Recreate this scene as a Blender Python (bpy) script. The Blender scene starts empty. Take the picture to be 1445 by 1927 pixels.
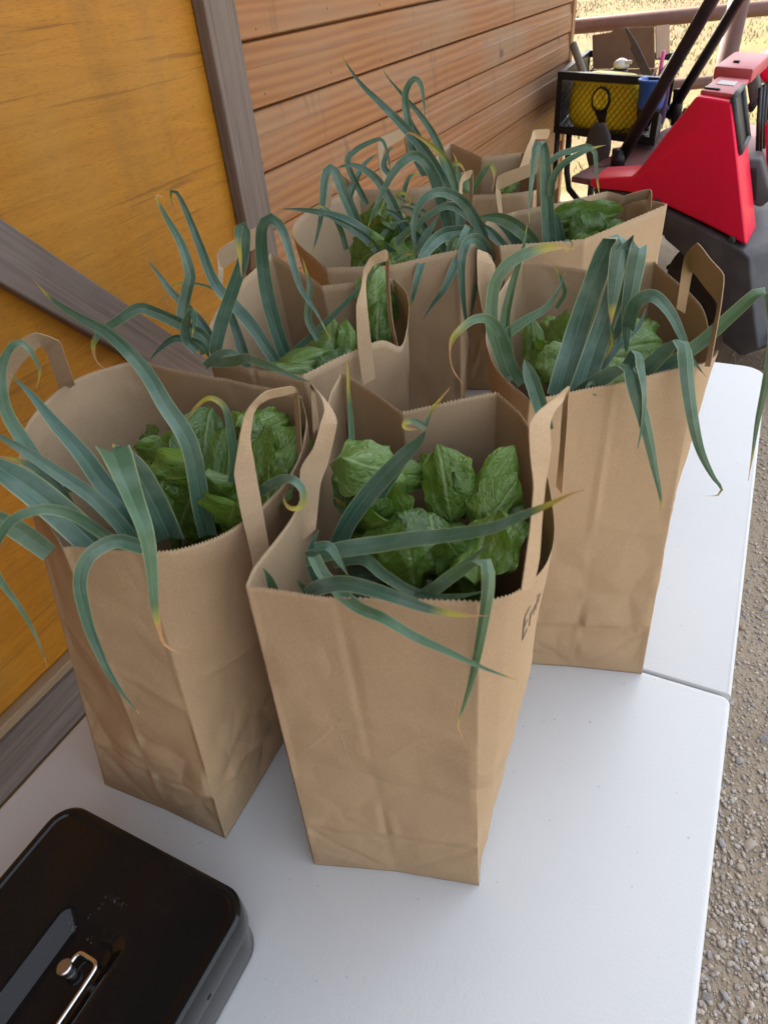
import bpy, bmesh, math, random
from mathutils import Vector, Matrix, noise
random.seed(7)
PI = math.pi
scene = bpy.context.scene
COL = scene.collection
V = Vector

# ------------------------------------------------------------------ camera
W, H = 1445, 1927                      # size of the photograph, for the survey helpers below
FPX = 1267.996
CAM = V((0.2582, -0.6245, 1.4871))
YAW, PITCH, ROLL = 0.5101, 0.6845, -0.0956
_f = V((-math.sin(YAW)*math.cos(PITCH), math.cos(YAW)*math.cos(PITCH), -math.sin(PITCH)))
_r0 = V((math.cos(YAW), math.sin(YAW), 0)); _u0 = _r0.cross(_f)
CR = _r0*math.cos(ROLL) + _u0*math.sin(ROLL); CU = CR.cross(_f); CF = _f
cd = bpy.data.cameras.new('camera'); cam = bpy.data.objects.new('camera', cd); COL.objects.link(cam)
cam.matrix_world = Matrix(((CR.x, CU.x, -CF.x, CAM.x), (CR.y, CU.y, -CF.y, CAM.y), (CR.z, CU.z, -CF.z, CAM.z), (0, 0, 0, 1)))
cd.sensor_fit = 'VERTICAL'; cd.sensor_height = 36; cd.lens = FPX/H*36
cd.clip_start = .02; cd.clip_end = 2000
cd.dof.use_dof = True; cd.dof.focus_distance = 0.95; cd.dof.aperture_fstop = 11.0
scene.camera = cam

# ------------------------------------------------------------------ light
SUN_EL, SUN_DIR = 40.0, V((0.80, -0.60, 0)).normalized()     # horizontal travel of the sunlight
w = bpy.data.worlds.new('World'); scene.world = w; w.use_nodes = True
nt = w.node_tree; nt.nodes.clear()
sky = nt.nodes.new('ShaderNodeTexSky'); sky.sky_type = 'NISHITA'; sky.sun_disc = False
sky.sun_elevation = math.radians(SUN_EL)
sky.sun_rotation = math.atan2(-SUN_DIR.x, -SUN_DIR.y)
sky.air_density = 1.0; sky.dust_density = 6.0; sky.ozone_density = .6
hs = nt.nodes.new('ShaderNodeHueSaturation'); hs.inputs['Saturation'].default_value = .42     # thin high cloud whitens the sky
bg = nt.nodes.new('ShaderNodeBackground'); bg.inputs[1].default_value = .15
wo = nt.nodes.new('ShaderNodeOutputWorld')
nt.links.new(sky.outputs[0], hs.inputs['Color']); nt.links.new(hs.outputs[0], bg.inputs[0]); nt.links.new(bg.outputs[0], wo.inputs[0])
sd = bpy.data.lights.new('sun', 'SUN'); sd.energy = 2.0; sd.angle = math.radians(.5); sd.color = (1, .94, .84)
sun = bpy.data.objects.new('sun', sd); COL.objects.link(sun)
_e = math.radians(SUN_EL)
sun.rotation_euler = (SUN_DIR*math.cos(_e) + V((0, 0, -math.sin(_e)))).to_track_quat('-Z', 'Y').to_euler()
scene.view_settings.view_transform = 'Standard'; scene.view_settings.look = 'None'
scene.view_settings.exposure = 2.45; scene.view_settings.gamma = 1
scene.view_settings.use_curve_mapping = False

# ------------------------------------------------------------------ survey helpers: a photo point to a place in the world
HX = V((-math.sin(YAW), math.cos(YAW), 0))
def ray(u, v): return CF + CR*((u-W/2)/FPX) - CU*((v-H/2)/FPX)
def at_s(u, v, s):                       # s = horizontal distance along the view heading
    d = ray(u, v); return CAM + d*(s/d.dot(HX))
def at_z(u, v, z):
    d = ray(u, v); return CAM + d*((z-CAM.z)/d.z)
def mpp(P): return (P-CAM).dot(CF)/FPX   # metres per photo pixel at P
def depth(x, y): return (V((x, y, 0))-CAM).dot(HX)

# ------------------------------------------------------------------ object helpers
def tag(o, label=None, cat=None, group=None, kind=None):
    if label: o['label'] = label
    if cat: o['category'] = cat
    if group: o['group'] = group
    if kind: o['kind'] = kind
    return o
def thing(name, loc, label, cat, group=None):
    o = bpy.data.objects.new(name, None); COL.objects.link(o); o.location = loc
    o.empty_display_size = .05
    return tag(o, label, cat, group)
def root_loc(o):
    p = V((0, 0, 0))
    while o is not None: p += V(o.location); o = o.parent
    return p
def obj(name, verts, faces, mat, parent=None, smooth=True, uvs=None, attr=None, loc=None):
    """world-space verts -> one mesh object (under parent)"""
    base = root_loc(parent); org = V(loc) if loc is not None else base
    me = bpy.data.meshes.new(name)
    me.from_pydata([tuple(V(p)-org) for p in verts], [], faces)
    if smooth: me.polygons.foreach_set('use_smooth', [True]*len(me.polygons))
    if mat: me.materials.append(mat)
    if uvs:
        ul = me.uv_layers.new(name='UVMap')
        for lp in me.loops: ul.data[lp.index].uv = uvs[lp.vertex_index]
    if attr:
        a = me.attributes.new('tint', 'FLOAT_COLOR', 'POINT')
        for i, c in enumerate(attr): a.data[i].color = c
    me.update()
    o = bpy.data.objects.new(name, me); COL.objects.link(o)
    o.parent = parent; o.location = org-base
    return o
def copy_obj(src, parent, loc=None):
    o = src.copy(); COL.objects.link(o); o.parent = parent
    if loc is not None: o.location = loc
    return o
class MB:
    def __init__(s): s.v = []; s.f = []
    def add(s, vs, fs):
        n = len(s.v); s.v += [V(p) for p in vs]; s.f += [tuple(i+n for i in f) for f in fs]; return s
    def box(s, c, sz, M=None, bev=0.0):
        x, y, z = [k/2 for k in sz]; c = V(c)
        bm = bmesh.new(); bmesh.ops.create_cube(bm, size=1)
        for q in bm.verts: q.co = V((q.co.x*sz[0], q.co.y*sz[1], q.co.z*sz[2]))
        if bev: bmesh.ops.bevel(bm, geom=list(bm.edges), offset=bev, segments=2, affect='EDGES', profile=.5)
        if M is not None:
            for q in bm.verts: q.co = M @ q.co
        bm.verts.index_update()
        s.add([q.co+c for q in bm.verts], [[q.index for q in f.verts] for f in bm.faces]); bm.free(); return s
    def tube(s, pts, r, n=10, caps=True, rs=None):
        pts = [V(p) for p in pts]; vs = []; fs = []; prev = None
        for i, p in enumerate(pts):
            t = (pts[min(i+1, len(pts)-1)]-pts[max(i-1, 0)]).normalized()
            if prev is None:
                a = t.orthogonal().normalized()
            else:
                a = (prev - t*prev.dot(t)).normalized()
            prev = a; b = t.cross(a); rr = rs[i] if rs else r
            for k in range(n):
                q = 2*PI*k/n; vs.append(p + (a*math.cos(q)+b*math.sin(q))*rr)
        for i in range(len(pts)-1):
            for k in range(n):
                fs.append((i*n+k, i*n+(k+1) % n, (i+1)*n+(k+1) % n, (i+1)*n+k))
        if caps: fs += [tuple(range(n-1, -1, -1)), tuple((len(pts)-1)*n+k for k in range(n))]
        return s.add(vs, fs)
    def lathe(s, c, prof, n=24, M=None):
        vs = []; fs = []
        for r, z in prof:
            for k in range(n): vs.append(V((r*math.cos(2*PI*k/n), r*math.sin(2*PI*k/n), z)))
        for i in range(len(prof)-1):
            for k in range(n): fs.append((i*n+k, i*n+(k+1) % n, (i+1)*n+(k+1) % n, (i+1)*n+k))
        fs += [tuple(range(n-1, -1, -1)), tuple((len(prof)-1)*n+k for k in range(n))]
        if M is not None: vs = [M @ q for q in vs]
        return s.add([q+V(c) for q in vs], fs)
    def prism(s, poly, vec, bev=0.0):
        """closed polygon of world points extruded by vec"""
        bm = bmesh.new(); vs = [bm.verts.new(V(p)) for p in poly]; f = bm.faces.new(vs)
        r = bmesh.ops.extrude_face_region(bm, geom=[f])
        for g in r['geom']:
            if isinstance(g, bmesh.types.BMVert): g.co += V(vec)
        bmesh.ops.recalc_face_normals(bm, faces=bm.faces)
        if bev: bmesh.ops.bevel(bm, geom=list(bm.edges), offset=bev, segments=3, affect='EDGES', profile=.5)
        bm.verts.index_update()
        s.add([q.co for q in bm.verts], [[q.index for q in f.verts] for f in bm.faces]); bm.free(); return s
    def build(s, name, mat, parent=None, smooth=False, loc=None):
        o = obj(name, s.v, s.f, mat, parent, smooth, loc=loc)
        return o
def autosmooth(o, deg=35):
    me = o.data; me.polygons.foreach_set('use_smooth', [True]*len(me.polygons))
    bm = bmesh.new(); bm.from_mesh(me)
    for e in bm.edges:
        if len(e.link_faces) == 2 and e.calc_face_angle(0) > math.radians(deg): e.smooth = False
    bm.to_mesh(me); bm.free(); return o
def catmull(P, n):
    """n samples, evenly in arc length, of a centripetal-ish spline through P"""
    P = [V(p) for p in P]; E = [P[0]*2-P[1]] + P + [P[-1]*2-P[-2]]; out = []
    for i in range(1, len(E)-2):
        p0, p1, p2, p3 = E[i-1:i+3]
        for k in range(16):
            t = k/16; t2 = t*t; t3 = t2*t
            out.append(.5*((2*p1)+(p2-p0)*t+(2*p0-5*p1+4*p2-p3)*t2+(3*p1-p0-3*p2+p3)*t3))
    out.append(P[-1])
    L = [0]
    for i in range(1, len(out)): L.append(L[-1]+(out[i]-out[i-1]).length)
    res = []; j = 0
    for k in range(n):
        d = L[-1]*k/(n-1)
        while j < len(L)-2 and L[j+1] < d: j += 1
        q = (d-L[j])/max(1e-9, L[j+1]-L[j]); res.append(out[j].lerp(out[j+1], min(1, q)))
    return res, L[-1]

# ------------------------------------------------------------------ materials
class NT:
    def __init__(s, name):
        s.m = bpy.data.materials.new(name); s.m.use_nodes = True; s.t = s.m.node_tree
        s.b = s.t.nodes['Principled BSDF']; s.out = s.t.nodes['Material Output']; s._tc = None
    def n(s, typ, **kw):
        x = s.t.nodes.new(typ)
        for k, v in kw.items():
            if k.startswith('_'): x.inputs[k[1:].replace('_', ' ')].default_value = v
            else: setattr(x, k, v)
        return x
    def l(s, a, b): s.t.links.new(a, b)
    def tc(s, out='Object'):
        if s._tc is None: s._tc = s.n('ShaderNodeTexCoord')
        return s._tc.outputs[out]
    def mapv(s, scale, out='Object', rot=(0, 0, 0), src=None):
        m = s.n('ShaderNodeMapping'); m.inputs['Scale'].default_value = scale; m.inputs['Rotation'].default_value = rot
        s.l(src or s.tc(out), m.inputs[0]); return m.outputs[0]
    def noise(s, scale, detail=4, vec=None, rough=.55, dist=0):
        x = s.n('ShaderNodeTexNoise'); x.inputs['Scale'].default_value = scale; x.inputs['Detail'].default_value = detail
        x.inputs['Roughness'].default_value = rough; x.inputs['Distortion'].default_value = dist
        s.l(vec or s.tc(), x.inputs['Vector']); return x.outputs['Fac']
    def ramp(s, fac, stops):
        r = s.n('ShaderNodeValToRGB'); e = r.color_ramp.elements
        while len(e) < len(stops): e.new(.5)
        for i, (p, c) in enumerate(stops):
            e[i].position = p; e[i].color = (*c, 1) if len(c) == 3 else c
        s.l(fac, r.inputs[0]); return r.outputs[0]
    def mix(s, fac, a, b, mode='MIX'):
        x = s.n('ShaderNodeMix', data_type='RGBA', blend_type=mode)
        for sock, val in ((x.inputs[0], fac), (x.inputs[6], a), (x.inputs[7], b)):
            if isinstance(val, (int, float)): sock.default_value = val
            elif isinstance(val, tuple): sock.default_value = (*val, 1) if len(val) == 3 else val
            else: s.l(val, sock)
        return x.outputs[2]
    def math(s, op, a, b=0.0, clamp=False):
        x = s.n('ShaderNodeMath', operation=op, use_clamp=clamp)
        for sock, val in ((x.inputs[0], a), (x.inputs[1], b)):
            if isinstance(val, (int, float)): sock.default_value = val
            else: s.l(val, sock)
        return x.outputs[0]
    def bump(s, h, strength=.3, dist=.001, normal=None):
        b = s.n('ShaderNodeBump'); b.inputs['Strength'].default_value = strength; b.inputs['Distance'].default_value = dist
        s.l(h, b.inputs['Height'])
        if normal: s.l(normal, b.inputs['Normal'])
        return b.outputs[0]
    def set(s, color=None, rough=None, normal=None, **kw):
        def put(name, val):
            i = s.b.inputs[name]
            if isinstance(val, (int, float)): i.default_value = val
            elif isinstance(val, tuple): i.default_value = (*val, 1) if len(val) == 3 else val
            else: s.l(val, i)
        if color is not None: put('Base Color', color)
        if rough is not None: put('Roughness', rough)
        if normal is not None: put('Normal', normal)
        for k, v in kw.items(): put(k.replace('_', ' '), v)
        return s.m

def m_paper():
    t = NT('kraft_paper')
    rnd = t.n('ShaderNodeObjectInfo').outputs['Random']
    base = t.mix(t.noise(9, 3), (.405, .287, .175), (.345, .238, .141))
    fib = t.noise(700, 3, t.mapv((1, 1, 1)), .7)
    c = t.mix(t.ramp(fib, [(.35, (0, 0, 0)), (.7, (1, 1, 1))]), base, (.465, .342, .205))
    fl = t.ramp(t.noise(1300, 2), [(.62, (0, 0, 0)), (.72, (1, 1, 1))])
    c = t.mix(t.math('MULTIPLY', fl, .35), c, (.29, .19, .115))
    c = t.mix(t.math('MULTIPLY', rnd, .25), c, (.35, .248, .145))
    # sharp handling creases: a sparse broken network, plus faint long fold lines
    uv = t.tc('UV')
    wob = t.n('ShaderNodeVectorMath', operation='ADD'); nz = t.n('ShaderNodeTexNoise'); nz.inputs['Scale'].default_value = 7
    t.l(uv, nz.inputs['Vector']); sc = t.n('ShaderNodeVectorMath', operation='SCALE'); sc.inputs['Scale'].default_value = .02
    t.l(nz.outputs['Color'], sc.inputs[0]); t.l(uv, wob.inputs[0]); t.l(sc.outputs[0], wob.inputs[1])
    vo = t.n('ShaderNodeTexVoronoi'); vo.feature = 'DISTANCE_TO_EDGE'; vo.inputs['Scale'].default_value = 7.5
    t.l(t.mapv((1, .8, 1), src=wob.outputs[0]), vo.inputs['Vector'])
    line = t.ramp(vo.outputs['Distance'], [(.0, (1, 1, 1)), (.012, (0, 0, 0))])
    mask = t.ramp(t.noise(6, 2, uv), [(.54, (0, 0, 0)), (.66, (1, 1, 1))])
    line = t.math('MULTIPLY', line, mask)
    c = t.mix(t.math('MULTIPLY', line, .07), c, (.62, .45, .30))
    vo2 = t.n('ShaderNodeTexVoronoi'); vo2.inputs['Scale'].default_value = 9; t.l(wob.outputs[0], vo2.inputs['Vector'])
    facet = t.math('MULTIPLY', vo2.outputs['Distance'], mask)
    nb = t.bump(t.noise(420, 4), .25, .0006)
    nb = t.bump(line, .12, .0012, nb)
    nb = t.bump(facet, .35, .012, nb)
    return t.set(c, .82, nb, Specular_IOR_Level=.25)
def m_leek():
    t = NT('leek_leaf')
    uv = t.tc('UV'); sep = t.n('ShaderNodeSeparateXYZ'); t.l(uv, sep.inputs[0]); u, v = sep.outputs[0], sep.outputs[1]
    at = t.n('ShaderNodeAttribute', attribute_name='tint'); sc = t.n('ShaderNodeSeparateColor'); t.l(at.outputs['Color'], sc.inputs[0])
    yel, rnd, pale = sc.outputs[0], sc.outputs[1], sc.outputs[2]
    st = t.noise(1, 4, t.mapv((26, 2.2, 1), 'UV'), .6)
    blotch = t.noise(34, 3)
    c = t.mix(t.ramp(st, [(.26, (0, 0, 0)), (.78, (1, 1, 1))]), (.022, .080, .056), (.115, .220, .155))
    c = t.mix(t.math('MULTIPLY', rnd, .75), c, (.095, .18, .060))
    c = t.mix(t.math('MULTIPLY', t.ramp(blotch, [(.45, (0, 0, 0)), (.75, (1, 1, 1))]), .45), c, (.24, .34, .285))
    edge = t.math('ABSOLUTE', t.math('SUBTRACT', u, .5))
    mid = t.ramp(edge, [(.0, (1, 1, 1)), (.045, (0, 0, 0))])
    rim = t.ramp(edge, [(.435, (0, 0, 0)), (.485, (1, 1, 1))])
    c = t.mix(t.math('MULTIPLY', mid, .45), c, (.20, .33, .22))
    c = t.mix(t.math('MULTIPLY', rim, .75), c, (.36, .43, .22))
    c = t.mix(pale, c, (.50, .56, .33))
    yy = t.math('ADD', yel, t.math('MULTIPLY', t.math('SUBTRACT', t.noise(1, 3, t.mapv((9, 5, 1), 'UV')), .5), t.math('MULTIPLY', yel, .9)), True)
    c = t.mix(t.ramp(yy, [(.12, (0, 0, 0)), (.45, (1, 1, 1))]), c, (.42, .37, .05))
    c = t.mix(t.ramp(yy, [(.5, (0, 0, 0)), (.8, (1, 1, 1))]), c, (.50, .29, .12))
    ridg = t.n('ShaderNodeTexWave'); ridg.bands_direction = 'X'; ridg.inputs['Scale'].default_value = 4.5; ridg.inputs['Distortion'].default_value = .4
    t.l(t.mapv((1, .05, 1), 'UV'), ridg.inputs['Vector'])
    nb = t.bump(t.math('ADD', ridg.outputs['Fac'], t.noise(60, 3)), .35, .0009)
    m = t.set(c, .34, nb, Specular_IOR_Level=.6)
    tr = t.n('ShaderNodeBsdfTranslucent'); t.l(c, tr.inputs[0])
    mx = t.n('ShaderNodeMixShader'); mx.inputs[0].default_value = .16
    t.l(t.b.outputs[0], mx.inputs[1]); t.l(tr.outputs[0], mx.inputs[2]); t.l(mx.outputs[0], t.out.inputs[0])
    return m
def m_greens():
    t = NT('leafy_green')
    uv = t.tc('UV'); sep = t.n('ShaderNodeSeparateXYZ'); t.l(uv, sep.inputs[0]); u, v = sep.outputs[0], sep.outputs[1]
    at = t.n('ShaderNodeAttribute', attribute_name='tint'); sc = t.n('ShaderNodeSeparateColor'); t.l(at.outputs['Color'], sc.inputs[0])
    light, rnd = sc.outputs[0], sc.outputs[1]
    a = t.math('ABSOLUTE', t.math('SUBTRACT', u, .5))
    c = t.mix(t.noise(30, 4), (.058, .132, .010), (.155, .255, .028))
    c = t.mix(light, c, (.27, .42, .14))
    c = t.mix(t.math('MULTIPLY', t.math('POWER', rnd, 1.5), .85), c, (.028, .085, .012))
    # netted side veins running out and up from the midrib
    q = t.math('ADD', t.math('SUBTRACT', t.math('MULTIPLY', v, 6.5), t.math('MULTIPLY', a, 7.0)), t.math('MULTIPLY', t.noise(1, 2, t.mapv((5, 5, 1), 'UV')), 1.1))
    fr = t.math('ABSOLUTE', t.math('SUBTRACT', t.math('FRACT', q), .5))
    ven = t.ramp(fr, [(.0, (1, 1, 1)), (.095, (0, 0, 0))])
    net = t.n('ShaderNodeTexVoronoi'); net.feature = 'DISTANCE_TO_EDGE'; net.inputs['Scale'].default_value = 9
    t.l(t.mapv((1, 1.3, 1), 'UV'), net.inputs['Vector'])
    netl = t.ramp(net.outputs['Distance'], [(.0, (1, 1, 1)), (.07, (0, 0, 0))])
    mid = t.ramp(a, [(.010, (1, 1, 1)), (.040, (0, 0, 0))])
    lines = t.math('MAXIMUM', t.math('MAXIMUM', t.math('MULTIPLY', ven, .7), mid), t.math('MULTIPLY', netl, .3))
    c = t.mix(t.math('MULTIPLY', lines, .36), c, (.34, .44, .17))
    h = t.math('SUBTRACT', t.math('MULTIPLY', net.outputs['Distance'], 1.6), t.math('MULTIPLY', lines, .7))
    nb = t.bump(h, .35, .0030); nb = t.bump(t.noise(230, 3), .15, .001, nb)
    m = t.set(c, .34, nb, Specular_IOR_Level=.5)
    tr = t.n('ShaderNodeBsdfTranslucent'); t.l(t.mix(.5, c, (.25, .42, .03)), tr.inputs[0])
    mx = t.n('ShaderNodeMixShader'); mx.inputs[0].default_value = .22
    t.l(t.b.outputs[0], mx.inputs[1]); t.l(tr.outputs[0], mx.inputs[2]); t.l(mx.outputs[0], t.out.inputs[0])
    return m
def m_wood(name, c1, c2, dark, axis, grain=60, rough=.7, knots=0.0, stain=.35, stainc=None, bumpd=.0012, spec=.25):
    """axis = index of the direction the grain runs along"""
    t = NT(name); rnd = t.n('ShaderNodeObjectInfo').outputs['Random']
    s = [1, 1, 1]; s[axis] = .05
    off = t.n('ShaderNodeVectorMath', operation='ADD'); t.l(t.tc(), off.inputs[0])
    cb = t.n('ShaderNodeCombineXYZ')
    for k in range(3): t.l(t.math('MULTIPLY', rnd, 13.7+7*k), cb.inputs[k])
    t.l(cb.outputs[0], off.inputs[1]); src = off.outputs[0]
    g = t.noise(grain, 6, t.mapv(tuple(s), src=src), .62, .8)
    s2 = [1, 1, 1]; s2[axis] = .012
    fine = t.noise(grain*5, 3, t.mapv(tuple(s2), src=src), .6)
    c = t.mix(t.ramp(g, [(.3, (0, 0, 0)), (.7, (1, 1, 1))]), c1, c2)
    c = t.mix(t.math('MULTIPLY', t.ramp(fine, [(.5, (0, 0, 0)), (.68, (1, 1, 1))]), .45), c, dark)
    st = t.noise(3.2, 4, t.mapv(tuple(.6 if k != axis else .5 for k in range(3)), src=src), .6)
    c = t.mix(t.math('MULTIPLY', t.ramp(st, [(.48, (0, 0, 0)), (.7, (1, 1, 1))]), stain), c, stainc or dark)
    if knots:
        vo = t.n('ShaderNodeTexVoronoi'); vo.inputs['Scale'].default_value = knots; s3 = [1, 1, 1]; s3[axis] = .55
        t.l(t.mapv(tuple(s3), src=src), vo.inputs['Vector'])
        kn = t.ramp(vo.outputs['Distance'], [(.035, (1, 1, 1)), (.10, (0, 0, 0))])
        c = t.mix(t.math('MULTIPLY', kn, .6), c, dark)
    nb = t.bump(t.math('ADD', g, t.math('MULTIPLY', fine, .6)), .4, bumpd)
    return t.set(c, rough, nb, Specular_IOR_Level=spec)
def m_siding():
    t = NT('cedar_siding'); rnd = t.n('ShaderNodeObjectInfo').outputs['Random']
    off = t.n('ShaderNodeVectorMath', operation='ADD'); t.l(t.tc(), off.inputs[0])
    cb = t.n('ShaderNodeCombineXYZ')
    for k in range(3): t.l(t.math('MULTIPLY', rnd, 13.7+7*k), cb.inputs[k])
    t.l(cb.outputs[0], off.inputs[1]); src = off.outputs[0]
    warp = t.noise(5, 3, t.mapv((1, .35, 1), src=src))
    wv = t.n('ShaderNodeTexWave'); wv.wave_type = 'BANDS'; wv.bands_direction = 'Z'
    wv.inputs['Scale'].default_value = 11; wv.inputs['Distortion'].default_value = 5.5; wv.inputs['Detail'].default_value = 3
    wv.inputs['Detail Scale'].default_value = .9
    t.l(t.mapv((1, .10, 1), src=src), wv.inputs['Vector'])
    fine = t.noise(300, 3, t.mapv((1, .02, 1), src=src))
    c = t.mix(wv.outputs['Fac'], (.43, .205, .074), (.30, .128, .044))
    c = t.mix(t.math('MULTIPLY', fine, .5), c, (.25, .095, .042))
    c = t.mix(t.math('MULTIPLY', t.ramp(rnd, [(0, (0, 0, 0)), (1, (1, 1, 1))]), .45), c, (.44, .21, .095))
    wash = t.ramp(t.noise(2.6, 4, t.mapv((1, .5, 1.6), src=src)), [(.45, (0, 0, 0)), (.72, (1, 1, 1))])
    c = t.mix(t.math('MULTIPLY', wash, .65), c, (.33, .225, .135))
    vs = t.ramp(t.noise(9, 3, t.mapv((1, 1, .12), src=src), .7), [(.60, (0, 0, 0)), (.72, (1, 1, 1))])
    c = t.mix(t.math('MULTIPLY', vs, .6), c, (.15, .095, .06))
    vo = t.n('ShaderNodeTexVoronoi'); vo.inputs['Scale'].default_value = 4.2
    t.l(t.mapv((1, .5, .8), src=src), vo.inputs['Vector'])
    kn = t.ramp(vo.outputs['Distance'], [(.03, (1, 1, 1)), (.085, (0, 0, 0))])
    c = t.mix(t.math('MULTIPLY', kn, .75), c, (.10, .055, .04))
    nb = t.bump(t.math('ADD', wv.outputs['Fac'], fine), .25, .0015)
    return t.set(c, .62, nb, Specular_IOR_Level=.3)
def m_plywood():
    t = NT('amber_plywood')
    g = t.noise(22, 6, t.mapv((1, .16, 2.2)), .66, 1.0)
    line = t.noise(34, 5, t.mapv((1, .045, 2.0)), .65, .35)
    c = t.mix(t.ramp(g, [(.3, (0, 0, 0)), (.7, (1, 1, 1))]), (.52, .225, .018), (.41, .165, .012))
    c = t.mix(t.math('MULTIPLY', t.ramp(line, [(.61, (0, 0, 0)), (.66, (1, 1, 1))]), .55), c, (.17, .065, .010))
    fleck = t.noise(420, 3, t.mapv((1, .12, 1)))
    c = t.mix(t.math('MULTIPLY', t.ramp(fleck, [(.54, (0, 0, 0)), (.64, (1, 1, 1))]), .38), c, (.22, .09, .010))
    drip = t.ramp(t.noise(9, 5, t.mapv((1, 1, .10)), .62), [(.52, (0, 0, 0)), (.72, (1, 1, 1))])
    c = t.mix(t.math('MULTIPLY', drip, .32), c, (.22, .125, .035))
    pale = t.ramp(t.noise(2.2, 4), [(.5, (0, 0, 0)), (.78, (1, 1, 1))])
    c = t.mix(t.math('MULTIPLY', pale, .4), c, (.52, .30, .075))
    chip = t.ramp(t.noise(38, 2, t.mapv((1, 2.2, .55))), [(.795, (0, 0, 0)), (.81, (1, 1, 1))])
    c = t.mix(t.math('MULTIPLY', chip, .5), c, (.62, .52, .40))
    nb = t.bump(t.math('ADD', line, t.math('MULTIPLY', fleck, .4)), .15, .0005)
    return t.set(c, .5, nb, Specular_IOR_Level=.35)
def m_plain(name, c, rough=.5, metal=0.0, var=.0, vscale=20, dark=None, bump=0.0, bscale=200, bdist=.0008, spec=.5, coat=0.0):
    t = NT(name); col = c
    if var: col = t.mix(t.math('MULTIPLY', t.ramp(t.noise(vscale, 5), [(.42, (0, 0, 0)), (.68, (1, 1, 1))]), var), c, dark or tuple(x*.5 for x in c))
    nb = t.bump(t.noise(bscale, 4), bump, bdist) if bump else None
    kw = dict(Metallic=metal, Specular_IOR_Level=spec)
    if coat: kw['Coat_Weight'] = coat
    return t.set(col, rough, nb, **kw)
def m_table():
    t = NT('white_plastic')
    c = t.mix(t.noise(3, 4), (.595, .610, .605), (.55, .562, .56))
    sp = t.ramp(t.noise(150, 1), [(.755, (0, 0, 0)), (.785, (1, 1, 1))])
    c = t.mix(t.math('MULTIPLY', sp, .5), c, (.27, .25, .23))
    mot = t.ramp(t.noise(24, 4), [(.5, (0, 0, 0)), (.75, (1, 1, 1))])
    c = t.mix(t.math('MULTIPLY', mot, .12), c, (.55, .54, .55))
    dust = t.ramp(t.noise(14, 5, None, .7), [(.70, (0, 0, 0)), (.80, (1, 1, 1))])
    c = t.mix(t.math('MULTIPLY', dust, .45), c, (.42, .37, .30))
    scr = t.ramp(t.noise(60, 2, t.mapv((.08, 1, 1), rot=(0, 0, .5))), [(.72, (0, 0, 0)), (.76, (1, 1, 1))])
    c = t.mix(t.math('MULTIPLY', scr, .12), c, (.45, .45, .46))
    nb = t.bump(t.noise(300, 3), .4, .0009)
    return t.set(c, .42, nb, Specular_IOR_Level=.42)
def m_ground():
    t = NT('gravel_and_straw')
    sx = t.n('ShaderNodeSeparateXYZ'); t.l(t.tc(), sx.inputs[0])
    c = t.mix(t.noise(2, 5), (.315, .25, .178), (.24, .188, .130))
    grit = t.noise(170, 4, None, .7)
    c = t.mix(t.ramp(grit, [(.35, (0, 0, 0)), (.65, (1, 1, 1))]), c, (.37, .315, .235))
    vo = t.n('ShaderNodeTexVoronoi'); vo.inputs['Scale'].default_value = 120; t.l(t.tc(), vo.inputs['Vector'])
    c = t.mix(t.math('MULTIPLY', t.ramp(vo.outputs['Distance'], [(.0, (1, 1, 1)), (.3, (0, 0, 0))]), .35), c, (.50, .46, .40))
    damp = t.ramp(t.noise(1.6, 4), [(.5, (0, 0, 0)), (.66, (1, 1, 1))])
    c = t.mix(t.math('MULTIPLY', damp, .3), c, (.18, .145, .105))
    # field: dry straw with green tufts past the yard
    f = t.mix(t.ramp(t.noise(3.5, 5, None, .65), [(.38, (0, 0, 0)), (.62, (1, 1, 1))]), (.150, .095, .042), (.075, .088, .024))
    f = t.mix(t.ramp(t.noise(30, 5, None, .7), [(.4, (0, 0, 0)), (.62, (1, 1, 1))]), f, (.175, .122, .062))
    f = t.mix(t.math('MULTIPLY', t.ramp(t.noise(0.6, 3), [(.45, (0, 0, 0)), (.6, (1, 1, 1))]), .6), f, (.135, .088, .048))
    gr = t.ramp(t.math('ADD', t.math('MULTIPLY', sx.outputs[0], .22), t.noise(1.1, 4)), [(.25, (0, 0, 0)), (.62, (1, 1, 1))])
    f = t.mix(t.math('MULTIPLY', gr, .55), f, t.mix(t.noise(24, 4), (.085, .11, .025), (.15, .15, .055)))
    e = t.math('ADD', t.math('ADD', sx.outputs[1], t.math('MULTIPLY', sx.outputs[0], -.18)), t.math('MULTIPLY', t.math('SUBTRACT', t.noise(1.5, 4), .5), 1.2))
    fac = t.ramp(t.math('MULTIPLY', t.math('SUBTRACT', e, 4.3), .9, True), [(0, (0, 0, 0)), (1, (1, 1, 1))])
    c = t.mix(fac, c, f)
    nb = t.bump(t.math('ADD', grit, vo.outputs['Distance']), .5, .006)
    nb = t.bump(t.noise(6, 5), .5, .05, nb)
    return t.set(c, .95, nb, Specular_IOR_Level=.15)
def m_stone():
    t = NT('pebble_stone'); rnd = t.n('ShaderNodeObjectInfo').outputs['Random']
    c = t.ramp(rnd, [(0, (.44, .38, .31)), (.3, (.33, .325, .32)), (.5, (.54, .50, .43)), (.68, (.40, .30, .23)), (.85, (.27, .265, .27)), (1, (.50, .42, .35))])
    t.t.nodes[c.node.name].color_ramp.interpolation = 'CONSTANT'
    c = t.mix(t.math('MULTIPLY', t.noise(70, 5), .6), c, (.30, .26, .215))
    return t.set(c, .85, t.bump(t.noise(160, 4), .4, .002), Specular_IOR_Level=.25)
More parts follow.
